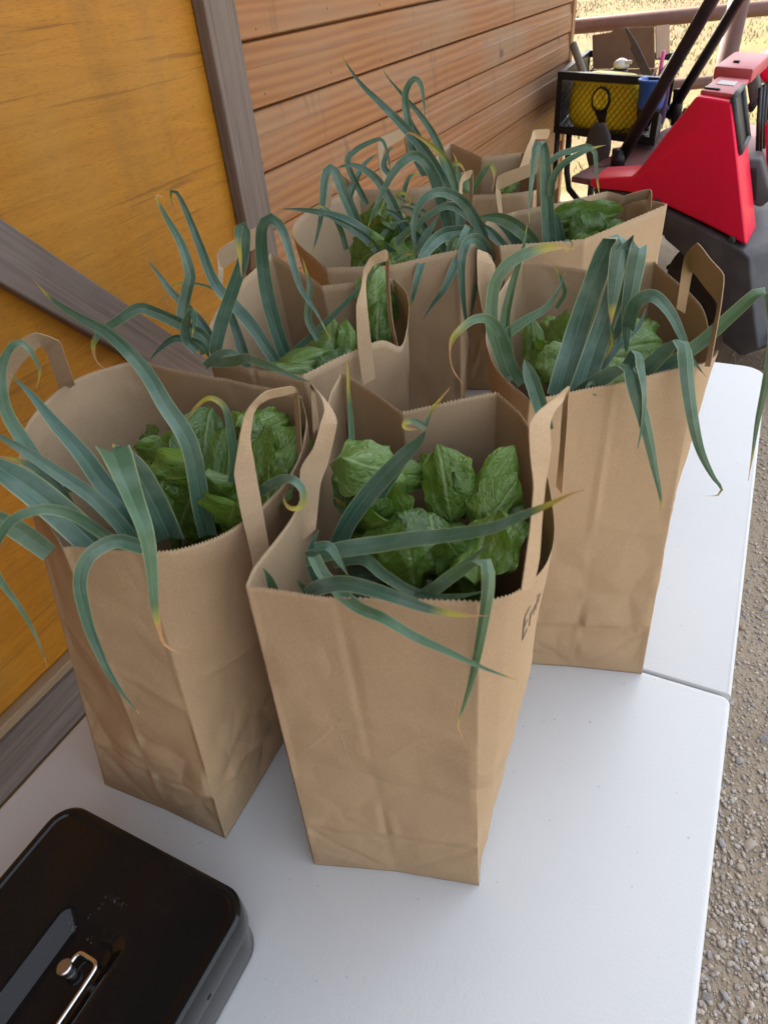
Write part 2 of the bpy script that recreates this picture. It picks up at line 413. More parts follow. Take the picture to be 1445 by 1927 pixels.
def m_pebbles():
    t = NT('small_pebbles')
    g = t.n('ShaderNodeNewGeometry').outputs['Random Per Island']
    c = t.ramp(g, [(0, (.42, .36, .285)), (.3, (.35, .325, .30)), (.5, (.52, .46, .38)), (.7, (.40, .31, .235)), (.85, (.29, .275, .27)), (1, (.48, .42, .345))])
    return t.set(c, .9, None, Specular_IOR_Level=.2)
def m_card(): return m_plain('cardboard', (.33, .235, .165), .85, var=.3, vscale=12, spec=.2)

M = dict(
    paper=m_paper(), leek=m_leek(), greens=m_greens(), siding=m_siding(), ply=m_plywood(), table=m_table(), ground=m_ground(),
    stone=m_stone(), pebbles=m_pebbles(), card=m_card(),
    grey=m_wood('weathered_frame_wood', (.235, .183, .150), (.160, .122, .100), (.060, .046, .038), 2, 42, .75, 0, .4, (.33, .285, .26)),
    greyb=m_wood('weathered_brace_wood', (.235, .183, .150), (.160, .122, .100), (.060, .046, .038), 0, 42, .75, 0, .4, (.33, .285, .26)),
    greyy=m_wood('weathered_rail_wood', (.22, .175, .155), (.13, .102, .09), (.06, .05, .046), 1, 42, .75, 0, .45, (.24, .175, .12)),
    ledge=m_wood('pale_sill_wood', (.36, .265, .165), (.26, .18, .105), (.12, .085, .055), 1, 40, .8, 0, .4),
    trim=m_wood('corner_trim_wood', (.44, .25, .12), (.34, .175, .08), (.13, .07, .04), 2, 42, .65, 0, .3),
    stake=m_wood('rusty_stake', (.14, .115, .095), (.085, .068, .058), (.035, .028, .025), 2, 60, .8),
    pale=m_wood('grey_handle_wood', (.30, .26, .215), (.21, .18, .15), (.10, .085, .07), 2, 60, .8),
    blackgloss=None,
    chrome=m_plain('chrome_wire', (.78, .77, .76), .16, 1, var=.25, vscale=60),
    copper=m_plain('worn_pin', (.66, .64, .62), .25, 1, var=.3, vscale=120),
    black=m_plain('black_steel', (.010, .010, .012), .36, 0, var=.35, vscale=16, dark=(.03, .027, .025), bump=.1, spec=.35),
    mesh=m_plain('black_mesh', (.014, .014, .015), .5),
    rubber=m_plain('black_plastic', (.035, .036, .040), .55, 0, var=.7, vscale=9, dark=(.075, .07, .064), bump=.3, bscale=60, bdist=.002),
    tyre=m_plain('tyre_rubber', (.022, .022, .023), .75, 0, var=.5, vscale=14, dark=(.06, .052, .042), bump=.3, bscale=90),
    red=m_plain('red_plastic', (.80, .004, .050), .36, 0, var=.22, vscale=9, dark=(.60, .012, .050), bump=.04, bscale=30, bdist=.002, spec=.35),
    redpale=m_plain('faded_red_plastic', (.50, .085, .105), .5, 0, var=.5, vscale=18, dark=(.36, .11, .11)),
    deck=m_plain('dusty_red_deck', (.20, .075, .085), .65, 0, var=.85, vscale=14, dark=(.10, .062, .058), bump=.4, bscale=70, bdist=.003),
    plate=m_plain('worn_footplate', (.36, .35, .335), .42, .55, var=.6, vscale=8, dark=(.24, .205, .165), bump=.25, bscale=120),
    pipe=m_plain('rusty_pipe', (.105, .045, .033), .6, .05, var=.5, vscale=12, dark=(.14, .075, .055), bump=.2),
    yellow=m_plain('yellow_plastic', (.92, .68, .015), .42, 0, var=.6, vscale=14, dark=(.74, .74, .03)),
    blue=m_plain('blue_plastic', (.045, .17, .62), .35, 0, var=.2, vscale=20),
    purple=m_plain('purple_plastic', (.20, .13, .42), .4),
    pink=m_plain('pink_plastic', (.70, .09, .32), .4),
    white=m_plain('white_plastic_bottle', (.74, .75, .76), .35),
    scoop=m_plain('charcoal_scoop', (.065, .068, .075), .5, 0, var=.3, vscale=25),
    label=m_plain('pale_sticker', (.50, .46, .46), .5),
    steel=m_plain('grey_table_leg', (.35, .36, .37), .4, .3),
    ink=m_plain('black_ink', (.075, .060, .050), .6),
    print=m_plain('brown_print', (.13, .085, .06), .7),
    core=m_plain('barn_wall_back', (.16, .10, .06), .8),
    roof=m_plain('roof_metal', (.25, .26, .27), .45, .4, var=.3, vscale=3),
    grass=None)
def m_cash():
    t = NT('black_enamel')
    sm = t.ramp(t.noise(9, 5, t.mapv((1, .5, 1))), [(.5, (0, 0, 0)), (.75, (1, 1, 1))])
    dust = t.ramp(t.noise(800, 2), [(.72, (0, 0, 0)), (.78, (1, 1, 1))])
    c = t.mix(t.math('MULTIPLY', sm, .35), (.009, .0082, .008), (.018, .018, .018))
    c = t.mix(t.math('MULTIPLY', dust, .12), c, (.35, .33, .31))
    # torn remains of a paper label on the lid
    sx = t.n('ShaderNodeSeparateXYZ'); t.l(t.tc(), sx.inputs[0])
    def band(o, lo, hi): return t.math('MULTIPLY', t.math('GREATER_THAN', o, lo), t.math('LESS_THAN', o, hi))
    reg = t.math('MULTIPLY', t.math('MULTIPLY', band(sx.outputs[0], -.045, .020), band(sx.outputs[1], .060, .100)), t.math('GREATER_THAN', sx.outputs[2], .07))
    res = t.math('MULTIPLY', t.ramp(t.noise(420, 3, t.mapv((2.2, .7, 1), rot=(0, 0, .35)), .8), [(.62, (0, 0, 0)), (.66, (1, 1, 1))]), t.ramp(t.noise(70, 2), [(.54, (0, 0, 0)), (.6, (1, 1, 1))]))
    c = t.mix(t.math('MULTIPLY', t.math('MULTIPLY', res, reg), .6), c, (.5, .49, .47))
    r = t.math('ADD', t.math('MULTIPLY', sm, .10), .13)
    return t.set(c, r, t.bump(t.noise(14, 2), .05, .002), Specular_IOR_Level=.34)
M['blackgloss'] = m_cash()
def m_grass():
    t = NT('dry_grass_blades')
    g = t.n('ShaderNodeNewGeometry').outputs['Random Per Island']
    return t.set(t.ramp(g, [(0, (.17, .12, .055)), (.4, (.12, .105, .04)), (.65, (.06, .085, .02)), (1, (.20, .165, .085))]), .8, Specular_IOR_Level=.2)
M['grass'] = m_grass()

# ================================================================== SETTING
# ground: one sheet, finer near the table
def build_ground():
    xs = [-400, -120, -40, -15, -8] + [-6+.5*k for k in range(25)] + [8, 15, 40, 120, 400]
    ys = [-400, -60, -12, -5] + [-3+.5*k for k in range(40)] + [20, 26, 40, 90, 400]
    vs = []; fs = []
    for y in ys:
        for x in xs:
            n = noise.noise(V((x*.7, y*.7, 0)))*.018 + noise.noise(V((x*.2, y*.2, 5)))*.03
            if x < -.8 and y < 5.2: n = min(n, 0)-.01
            vs.append((x, y, min(n, .02)-.012))
    nx = len(xs)
    for j in range(len(ys)-1):
        for i in range(nx-1): fs.append((j*nx+i, j*nx+i+1, (j+1)*nx+i+1, (j+1)*nx+i))
    return tag(obj('ground', vs, fs, M['ground']), kind='structure')
ground = build_ground()

def blob(sub, seed, flat=.6, ang=.0):
    bm = bmesh.new(); bmesh.ops.create_icosphere(bm, subdivisions=sub, radius=1)
    o = V((seed*3.1, seed*1.7, seed*.9)); r = random.Random(seed)
    sx, sy, sz = r.uniform(.8, 1.25), r.uniform(.65, 1), flat*r.uniform(.75, 1.15)
    planes = [V((r.gauss(0, 1), r.gauss(0, 1), r.gauss(0, 1))).normalized() for _ in range(int(ang))]
    for q in bm.verts:
        d = q.co.normalized(); p = d*(1+.28*noise.noise(d*1.3+o))
        for pl in planes:
            k = p.dot(pl)
            if k > .66: p -= pl*(k-.66)
        q.co = V((p.x*sx, p.y*sy, p.z*sz))
    bm.verts.index_update()
    vs = [q.co.copy() for q in bm.verts]; fs = [[q.index for q in f.verts] for f in bm.faces]; bm.free(); return vs, fs
def gz(x, y): return -.012 + min(.02+.012, noise.noise(V((x*.7, y*.7, 0)))*.018 + noise.noise(V((x*.2, y*.2, 5)))*.03)
protos = []
for k in range(8):
    vs, fs = blob(2, 11+k, .6, 0 if k < 4 else 5)
    me = bpy.data.meshes.new('stone'); me.from_pydata(vs, [], fs)
    me.polygons.foreach_set('use_smooth', [k < 4]*len(me.polygons)); me.materials.append(M['stone']); protos.append(me)
rs = random.Random(3)
def put_stone(x, y, r):
    o = bpy.data.objects.new('stone', rs.choice(protos)); COL.objects.link(o); o.parent = ground
    o.location = (x, y, gz(x, y)+r*.22); o.scale = (r*rs.uniform(.9, 1.3), r*rs.uniform(.7, 1), r*rs.uniform(.7, 1))
    o.rotation_euler = (rs.uniform(-.3, .3), rs.uniform(-.3, .3), rs.uniform(0, 6.28))
for k in range(270):
    y = -.30+rs.random()**1.4*2.5; x = .38+rs.random()*(.36+.14*max(0, y))
    put_stone(x, y, .005+.011*rs.random()**2.6)
for k in range(24):
    put_stone(rs.uniform(-.9, -.55), rs.uniform(-.6, .4), .006+.010*rs.random()**2)
def build_pebbles():
    B = [blob(1, 60+k, .62) for k in range(6)]
    vs = []; fs = []; r = random.Random(5)
    def put(x, y, s):
        bv, bf = B[r.randrange(6)]; n = len(vs); a = r.uniform(0, 6.28); c, sn = math.cos(a)*s, math.sin(a)*s; z = gz(x, y)+s*.2
        for p in bv: vs.append((x+p.x*c-p.y*sn, y+p.x*sn+p.y*c, z+p.z*s))
        fs.extend([tuple(i+n for i in f) for f in bf])
    for k in range(26000):
        y = -.45+r.random()**1.5*3.3; put(.36+r.random()**1.3*(.42+.25*max(0, y)), y, .0017+.0055*r.random()**3.2)
    for k in range(900): put(r.uniform(-.98, -.45), r.uniform(-.7, .6), .002+.006*r.random()**2)
    o = obj('pebbles', vs, fs, M['pebbles']); return tag(o, kind='stuff')
build_pebbles()
def build_grass():
    vs = []; fs = []; r = random.Random(9)
    for k in range(15000):
        y = 5.4+r.random()**1.6*22; x = -7.5+r.random()*(9.5)
        if noise.noise(V((x*.5, y*.5, 0))) < -.1+.3*r.random()-.2: continue
        h = r.uniform(.02, .075)*(1+.02*y); a = r.uniform(0, 6.28); wd = .004+.0004*y
        dx, dy = math.cos(a)*wd, math.sin(a)*wd; lx, ly = r.uniform(-.9, .9)*h, r.uniform(-.9, .9)*h; n = len(vs); z = gz(x, y)-.01
        vs += [(x-dx, y-dy, z), (x+dx, y+dy, z), (x+lx*.4+dx*.6, y+ly*.4+dy*.6, z+h*.6), (x+lx*.4-dx*.6, y+ly*.4-dy*.6, z+h*.6), (x+lx, y+ly, z+h)]
        fs += [(n, n+1, n+2, n+3), (n+3, n+2, n+4)]
    tag(obj('dry_grass', vs, fs, M['grass'], smooth=False), kind='stuff')
build_grass()

# ------------------------------------------------------------------ barn
XW = -1.02; YE = 4.80
barn = thing('barn', (XW, 1.9, 0), 'wooden barn with orange cedar lap siding and an amber plywood door', 'barn')
def box_part(name, x0, x1, y0, y1, z0, z1, mat, parent, bev=.003):
    return MB().box(((x0+x1)/2, (y0+y1)/2, (z0+z1)/2), (abs(x1-x0), abs(y1-y0), abs(z1-z0)), None, bev).build(name, mat, parent)
EAVE = 2.9; EX = .0
box_part('wall', XW-.16, XW-.036, -4.0, YE-.02, -.05, EAVE, M['core'], barn, 0)
b = MB().prism([(-5.8, YE-.03, -.05), (XW-.03, YE-.03, -.05), (XW-.03, YE-.03, EAVE), (-3.4, YE-.03, 4.3), (-5.8, YE-.03, EAVE)], (0, -.12, 0)); b.build('gable_wall', M['core'], barn)
b = MB().prism([(-5.8, -3.9, -.05), (XW-.18, -3.9, -.05), (XW-.18, -3.9, EAVE), (-3.4, -3.9, 4.3), (-5.8, -3.9, EAVE)], (0, .12, 0)); b.build('gable_wall', M['core'], barn)
b = MB().prism([(EX, -4.3, EAVE-.44), (XW+.05, -4.3, EAVE+.02), (-3.4, -4.3, 4.40), (-6.6, -4.3, EAVE-.2), (-6.6, -4.3, EAVE-.14), (-3.4, -4.3, 4.48), (XW+.05, -4.3, EAVE+.09), (EX, -4.3, EAVE-.37)], (0, YE+.25+4.3, 0)); b.build('roof', M['roof'], barn)  # unseen roof; its long eave overhang is added to shade table and bags
b = MB().box((.45, -3.4, 1.4), (3.5, 1.2, 2.9), None, 0); b.build('added_shade_block', M['core'], barn)  # unseen block added behind the camera to darken the bag faces turned this way
# lap siding: each course one board with a rabbeted groove; first course at the ground
EXPO = .158; Z0 = 1.352-EXPO*8
def siding_mesh(y0, y1, seed):
    prof = [(.024, 0.0), (.027, .003), (.0245, EXPO*.58), (.0215, EXPO*.595), (.0190, EXPO*.62), (.012, EXPO*.925), (.009, EXPO*.94), (-.010, EXPO*.955), (-.012, EXPO+.012)]
    ny = 26; vs = []; fs = []
    for j in range(ny+1):
        y = y0+(y1-y0)*j/ny
        for k, (x, z) in enumerate(prof):
            wob = .0012*noise.noise(V((y*1.1, seed*9.1, z*3)))
            vs.append((XW-.02+x+wob, y, z+.0018*noise.noise(V((y*.8, seed*3.3, 2)))))
        vs.append((XW-.02-.012, y, 0.0))
    n = len(prof)+1
    for j in range(ny):
        for k in range(n-1): fs.append((j*n+k, (j+1)*n+k, (j+1)*n+k+1, j*n+k+1))
        fs.append((j*n+n-1, (j+1)*n+n-1, (j+1)*n, j*n))
    return vs, fs
for k in range(18):
    z = Z0+EXPO*k
    if z > EAVE-.1: break
    vs, fs = siding_mesh(1.02, YE-.055, k)
    o = obj('siding_board', [(p[0], p[1], p[2]+z) for p in vs], fs, M['siding'], barn, smooth=False, loc=(XW, 1.9, z))
for k in range(18):
    z = Z0+EXPO*k
    if z > 2.2:
        vs, fs = siding_mesh(-3.9, 1.018, k+30)
        obj('siding_board', [(p[0], p[1], p[2]+z) for p in vs], fs, M['siding'], barn, smooth=False, loc=(XW, -1.4, z))
nl = MB(); rn_ = random.Random(4)
for k in range(18):
    z = Z0+EXPO*k
    for j in range(10):
        if z+.03 > EAVE-.1: break
        y = 1.16+.39*j+rn_.uniform(-.05, .05)
        nl.lathe((XW+.0048, y, z+.022+rn_.uniform(-.006, .012)), [(.0036, 0), (.0036, .0016), (.002, .0022)], 7, Matrix(((0, 0, 1), (1, 0, 0), (0, 1, 0))))
tag(nl.build('nail_heads', M['stake'], barn), kind='stuff')
box_part('corner_trim', XW-.06, XW+.014, YE-.052, YE+.012, -.02, EAVE-.15, M['trim'], barn)
# the plywood door with its weathered frame
XD = -.975
door = MB().box((XD-.012, -.32, 1.13), (.018, 2.56, 2.1), None, .002).build('door', M['ply'], barn)
XF = XD+.034
box_part('stile', XD-.001, XF, .915, 1.035, .07, 2.2, M['grey'], door, .004)
box_part('stile', XD-.001, XF, -1.62, -1.50, .07, 2.2, M['grey'], door, .004)
box_part('bottom_rail', XD-.001, XF+.004, -1.497, .912, .088, .222, M['greyy'], door, .004)
box_part('top_rail', XD-.001, XF, -1.497, .912, 2.08, 2.2, M['greyy'], door, .004)
box_part('rail_cap', XD-.001, XF-.006, -1.497, .912, .224, .250, M['ledge'], door, .003)
def brace(p0, p1, wd):
    a = V((XD, *p0)); c = V((XD, *p1)); t = (c-a); L = t.length; t.normalize(); x = V((1, 0, 0)); y = t.cross(x)
    Mx = Matrix((t, y, x)).transposed()
    o = MB().box((0, 0, 0), (L, wd, .034), None, .004)
    vs = o.v
    org = (a+c)/2+V((.017, 0, 0))
    me = obj('brace', vs, o.f, M['greyb'], door, smooth=False, loc=(0, 0, 0))
    me.parent = door; me.location = org-root_loc(door); me.rotation_euler = Mx.to_euler()
    return me
brace((-.62, 2.05), (.885, .335), .105)
box_part('sill_board', XD-.03, XD+.050, -1.6, 1.1, -.02, .050, M['ledge'], barn, .004)

# ------------------------------------------------------------------ pipe fence behind
fence = thing('pipe_fence', (-.3, 5.9, 0), 'rusty brown pipe fence across the sunny field behind the tractor', 'fence')
ra = [at_z(1080, 50, 1.02), at_z(1445, 15, 1.02)]
dr = (ra[1]-ra[0]).normalized(); A0 = ra[0]-dr*2.0; A1 = ra[1]+dr*3.0
MB().tube([A0, A1], .047, 14).build('rail', M['pipe'], fence, True)
q0 = V((A0.x, A0.y, .60)); q1 = V((A1.x, A1.y, .60))
MB().tube([q0, q1], .042, 14).build('rail', M['pipe'], fence, True)
pp = at_z(1382, 40, 1.02)
for k in (-1, 0, 1):
    c = pp+dr*(2.4*k)
    MB().tube([(c.x, c.y, -.2), (c.x, c.y, 1.18)], .062, 16).build('post', M['pipe'], fence, True)

# ================================================================== TABLE
ZT = .74
table = thing('folding_table', (0, 0, 0), 'white folding plastic table carrying the paper bags and the cash box', 'table')
def rrect(x0, x1, y0, y1, rad, n=8):
    """rad = radii at (x1,y0),(x1,y1),(x0,y1),(x0,y0)"""
    pts = []
    for (cx, cy, a0, r) in ((x1-rad[0], y0+rad[0], -90, rad[0]), (x1-rad[1], y1-rad[1], 0, rad[1]), (x0+rad[2], y1-rad[2], 90, rad[2]), (x0+rad[3], y0+rad[3], 180, rad[3])):
        for k in range(n+1):
            a = math.radians(a0+90*k/n); pts.append((cx+r*math.cos(a), cy+r*math.sin(a)))
    return pts
def shell(x0, x1, y0, y1, rad, prof, z):
    """stack of inset rounded rectangles; prof = (inset, dz)"""
    vs = []; fs = []; n = None
    for ins, dz in prof:
        ring = rrect(x0+ins, x1-ins, y0+ins, y1-ins, [max(.001, r-ins) for r in rad]); n = len(ring)
        vs += [(x, y, z+dz) for x, y in ring]
    for i in range(len(prof)-1):
        for k in range(n): fs.append((i*n+k, i*n+(k+1) % n, (i+1)*n+(k+1) % n, (i+1)*n+k))
    fs.append(tuple((len(prof)-1)*n+k for k in range(n))); fs.append(tuple(range(n-1, -1, -1)))
    return vs, fs
TP = [(.004, -.045), (.0005, -.043), (0, -.041), (0, -.006), (.0008, -.003), (.0025, -.0010), (.005, -.0002), (.008, 0)]
TS = [(.001, -.045), (.0002, -.044), (0, -.043), (0, -.002), (.0003, -.001), (.0008, -.0004), (.0013, -.0001), (.002, 0)]
for (y0, y1, rad) in ((-.915, -.0015, (.045, .012, .012, .045)), (.0015, .915, (.003, .048, .048, .003))):
    vs, fs = shell(-.380, .382, y0, y1, rad, TP, ZT)
    if y0 > 0:                       # the far half is cut square along the seam and overlaps the near half's corner arcs
        ring = len(vs)//len(TP)
        for k, p in enumerate(vs):
            if p[1] < .02: vs[k] = (p[0], min(p[1], y0+TS[k//ring][0]), p[2])
    autosmooth(obj('table_half', vs, fs, M['table'], table), 50)
for s in (-1, 1):
    y = .62*s; m = MB()
    for x in (-.28, .28): m.tube([(x, y, ZT-.03), (x, y, .01)], .014, 10)
    m.tube([(-.28, y, .10), (.28, y, .10)], .012, 10); m.tube([(-.28, y, ZT-.04), (.28, y, ZT-.04)], .012, 10)
    m.tube([(0, y, .10), (0, y*.25, ZT-.04)], .009, 8)
    m.build('leg_frame', M['steel'], table, True)

# ================================================================== PAPER BAGS
def lerp(a, b, t): return a+(b-a)*t
def quad3(p0, p1, p2, t): return p0*((1-t)*(1-2*t)) + p1*(4*t*(1-t)) + p2*(t*(2*t-1))
class Bag:
    """base/top: dict of FL FC FR RM BR BC BL LM -> (x,y) / (x,y,z); six panels"""
    def __init__(s, base, top, seed, dip=(0, 0), crush=1.0, bul=1.0, gus=.006):
        s.B = {k: V((v[0], v[1], ZT+.0012)) for k, v in base.items()}; s.T = {k: V(v) for k, v in top.items()}; s.seed = seed; s.dip = dip; s.crush = crush; s.bul = bul; s.gus = gus
    PAN = [('FL', 'FC'), ('FC', 'FR'), ('FR', 'RM', 'BR'), ('BR', 'BC'), ('BC', 'BL'), ('BL', 'LM', 'FL')]
    def edge(s, D, i, t):
        n = s.PAN[i]
        return lerp(D[n[0]], D[n[1]], t) if len(n) == 2 else quad3(D[n[0]], D[n[1]], D[n[2]], t)
    def raw(s, i, t, h):
        b = s.edge(s.B, i, t); a = s.edge(s.T, i, t).copy()
        if i in (2, 5): a.z -= s.dip[0 if i == 2 else 1]*math.exp(-((t-.5)/.12)**2)
        k = h if len(s.PAN[i]) == 2 else h**s.bul
        p = V((lerp(b.x, a.x, k), lerp(b.y, a.y, k), lerp(b.z, a.z, h)))
        if i in (0, 1, 3, 4):
            q = t if i in (0, 3) else 1-t
            a0, a1 = s.B[s.PAN[i][0]], s.B[s.PAN[i][1]]; d = (a1-a0).normalized(); n = V((-d.y, d.x, 0))
            p += n*(s.gus*q*(.25+.75*h))
        return p
    def frame(s, i, t, h):
        e = 1e-3; p = s.raw(i, t, h)
        a = (s.raw(i, min(1, t+e), h)-s.raw(i, max(0, t-e), h)).normalized()
        u = (s.raw(i, t, min(1, h+e))-s.raw(i, t, max(0, h-e))).normalized()
        return p, a, u, a.cross(u).normalized()
    def disp(s, i, t, h, p):
        z = (p.z-ZT); q = V((p.x*1.0, p.y*1.0, p.z*.7))+V((s.seed*5.1, 0, 0))
        env = min(1, z/.02)*min(1, t*12)*min(1, (1-t)*12)
        d = .0032*noise.noise(q*9)+.0016*noise.noise(q*21+V((3, 1, 7)))
        # crumpled facets meeting in sharp creases, mostly near the base
        qv = V((t*s.half(i)*1.0+i*3.1, z*1.15, s.seed*2.3)); vd = noise.voronoi(qv*13)[0]
        d += (.0075*s.crush*math.exp(-((z-.10)/.10)**2)+.0022*s.crush)*(vd[1]-vd[0]-.3)
        vd = noise.voronoi(qv*26+V((4, 2, 1)))[0]
        d += .0022*s.crush*math.exp(-((z-.09)/.09)**2)*(vd[1]-vd[0])
        # sharp ridges of old wrinkles
        r = 1-abs(noise.noise(q*6.5+V((2, 8, 5))))*2
        d += .0022*s.crush*max(0, r-.80)*(1.2-.8*h)
        # bottom fold line and the diagonal folds of the block bottom
        w = s.half(i)
        zl = .082+.004*noise.noise(V((t*3, s.seed, i)))
        d -= .0020*math.exp(-((z-zl)/.003)**2)
        d += .0024*s.crush*math.exp(-((z-zl-.011)/.008)**2)
        if i in (0, 1):
            tt = t if i == 1 else 1-t          # 0 at centre crease
            d -= .0018*math.exp(-((z-.082*(tt))/.004)**2)*(1 if z < .085 else 0)
        if z > .2: d += .0016*math.exp(-((z-.255-.02*math.sin(t*2+s.seed))/.004)**2)*s.crush
        if i in (2, 5): d += .0035*math.sin(t*PI*2.2+s.seed)*h
        return d*env
    def half(s, i): return .089 if len(s.PAN[i]) == 2 else .305
    def pt(s, i, t, h, off=0.0):
        p, a, u, n = s.frame(i, t, h); return p+n*(s.disp(i, t, h, p)+off)
    def build(s, parent):
        hi = s.seed <= 3; nr = 78 if hi else 40
        rows = [0, .006]+[.014+.986*k/nr for k in range(nr+1)]
        cols = []
        for i in range(6):
            n = (52 if hi else 40) if len(s.PAN[i]) == 2 else (176 if hi else 130)
            cols += [(i, k/n) for k in range(n)]
        nc = len(cols); vs = []; fs = []
        for j, h in enumerate(rows):
            for c, (i, t) in enumerate(cols):
                p = s.pt(i, t, h)
                if j == len(rows)-1: p.z += (1 if c % 2 else -1)*(.0011 if hi else .0007)
                vs.append(p)
        for j in range(len(rows)-1):
            for c in range(nc):
                d = (c+1) % nc; fs.append((j*nc+c, j*nc+d, (j+1)*nc+d, (j+1)*nc+c))
        fs.append(tuple(range(nc-1, -1, -1)))
        offs = [0, .089, .178, .483, .572, .661]
        us = [offs[i]+t*s.half(i)+s.seed*1.37 for i, t in cols]
        uvs = [(us[k % nc], vs[k].z-ZT) for k in range(len(vs))]
        o = obj('bag_body', vs, fs, M['paper'], parent, True, uvs)
        m = o.modifiers.new('thick', 'SOLIDIFY'); m.thickness = .0004; m.offset = -1
        return o
    def strap(s, edges, sl, ds=.006):
        """flat paper handle; edges = pairs of photo points on its two edges, sl = horizontal distances spread along it"""
        m = len(edges); A = []; B = []
        for k, ((u1, v1), (u2, v2)) in enumerate(edges):
            f = k/(m-1)*(len(sl)-1); j = min(int(f), len(sl)-2); d = lerp(sl[j], sl[j+1], f-j)
            A.append(at_s(u1, v1, d)); B.append(at_s(u2, v2, d+ds))
        n = (m-1)*7+1; vs = []
        def dense(P):
            E = [P[0]*2-P[1]]+P+[P[-1]*2-P[-2]]; out = []
            for i in range(1, len(E)-2):
                p0, p1, p2, p3 = E[i-1:i+3]
                for q in range(7):
                    t = q/7; t2 = t*t; t3 = t2*t; cr = .5*((2*p1)+(p2-p0)*t+(2*p0-5*p1+4*p2-p3)*t2+(3*p1-p0-3*p2+p3)*t3)
                    out.append(cr.lerp(p1.lerp(p2, t), .45))
            out.append(P[-1]); return out
        A2, B2 = dense(A), dense(B)
        for p, q in zip(A2, B2): vs += [p, p.lerp(q, .5), q]
        fs = []
        for k in range(n-1):
            for c in (0, 1): fs.append((3*k+c, 3*k+c+1, 3*k+4+c, 3*k+3+c))
        uvs = [(s.seed+.01*(i % 3), .006*(i//3)) for i in range(len(vs))]
        o = obj('handle', vs, fs, M['paper'], s.t, False, uvs)
        md = o.modifiers.new('thick', 'SOLIDIFY'); md.thickness = .0008; md.offset = 0
        return o
    def strokes(s, parent, name, i, lines, tc, zc, size, mat, wd=.0013, ang=0.0, slant=0.0):
        """pen lines drawn on panel i; line points in letter units (x right, y up)"""
        vs = []; fs = []
        for ln in lines:
            L2 = [V((x, y, 0)) for x, y in ln]
            if len(L2) > 2: L2, _ = catmull(L2, len(L2)*5)
            pts = []
            for q in L2:
                x = (q.x*math.cos(ang)-q.y*math.sin(ang)+q.y*slant)*size; y = (q.x*math.sin(ang)+q.y*math.cos(ang))*size
                t = tc+x/.305; top = s.raw(i, min(.99, max(.01, t)), 1).z
                h = (zc+y-ZT)/(top-ZT); pts.append((s.pt(i, t, h, .0005), s.frame(i, t, h)))
            n0 = len(vs)
            for k, (p, fr) in enumerate(pts):
                T = (pts[min(k+1, len(pts)-1)][0]-pts[max(0, k-1)][0]).normalized(); sd = T.cross(fr[3]).normalized()
                vs += [p-sd*wd/2, p+sd*wd/2]
            for k in range(len(pts)-1): fs.append((n0+2*k, n0+2*k+1, n0+2*k+3, n0+2*k+2))
        return obj(name, vs, fs, mat, parent, smooth=False)
def rect_base(fl, th, gw=.176, dp=.303):
    c, sn = math.cos(th), math.sin(th); o = V((fl[0], fl[1]))
    ex = V((c, sn)); ey = V((-sn, c))
    P = lambda a, b: tuple(o+ex*a+ey*b)
    return dict(FL=P(0, 0), FC=P(gw/2, 0), FR=P(gw, 0), RM=P(gw, dp/2), BR=P(gw, dp), BC=P(gw/2, dp), BL=P(0, dp), LM=P(0, dp/2))
BAGS = {}
def make_bag(key, base, top, seed, label, **kw):
    c = sum((V((*v, 0)) for v in base.values()), V((0, 0, 0)))/8
    t = thing('paper_bag', (c.x, c.y, ZT), label, 'paper bag', 'brown paper bags of vegetables on the table')
    g = Bag(base, top, seed, **kw); g.t = t; g.build(t); BAGS[key] = g; return g
zr = 1.168
# front bag
A = make_bag('A', rect_base((.0012, -.3925), .2973),
    dict(FL=(.014, -.388, 1.168), FC=(.078, -.384, 1.164), FR=(.163, -.343, 1.168), RM=(.188, -.231, 1.160), BR=(.092, -.094, 1.172), BC=(.016, -.134, 1.168), BL=(-.066, -.105, 1.172), LM=(-.012, -.272, 1.166)), 1,
    'front paper bag marked Erik, upright on the white table nearest the camera', bul=.55, crush=.5, gus=.014)
ER = [[(0, 1), (-.05, 0)], [(-.02, 1), (.62, 1.12)], [(-.03, .52), (.46, .60)], [(-.05, 0), (.6, .10)],
    [(.95, .55), (.92, 0)], [(.94, .33), (1.1, .55), (1.32, .52)], [(1.62, .52), (1.6, .05)], [(1.66, .82), (1.69, .90)],
    [(2.0, .52), (1.98, .02)], [(1.99, .30), (2.2, .54), (2.4, .44), (2.42, .05)]]
A.strokes(A.t, 'handwriting', 2, [[(x*.46, y+.33*x) for x, y in ln] for ln in ER], .165, 1.103, .024, M['ink'], .0012, 0)
# left bag
Bb = make_bag('B', rect_base((-.2798, -.4159), .0373),
    dict(FL=(-.243, -.352, 1.170), FC=(-.140, -.414, 1.167), FR=(-.079, -.387, 1.168), RM=(-.026, -.295, 1.160), BR=(-.086, -.150, 1.166), BC=(-.182, -.138, 1.168), BL=(-.292, -.146, 1.170), LM=(-.338, -.232, 1.168)), 2,
    'left paper bag with crumpled base, standing closest to the amber barn door', crush=1.15, gus=.009)
Bb.strokes(Bb.t, 'printed_words', 2, [[(0, 0), (0, 1), (.4, .95), (.42, .6), (0, .5)], [(.7, 1), (.7, 0), (1.1, 0)], [(1.75, 1), (1.4, 1), (1.4, 0), (1.78, 0)], [(1.4, .5), (1.7, .5)]], .68, 1.085, .009, M['print'], .0012)
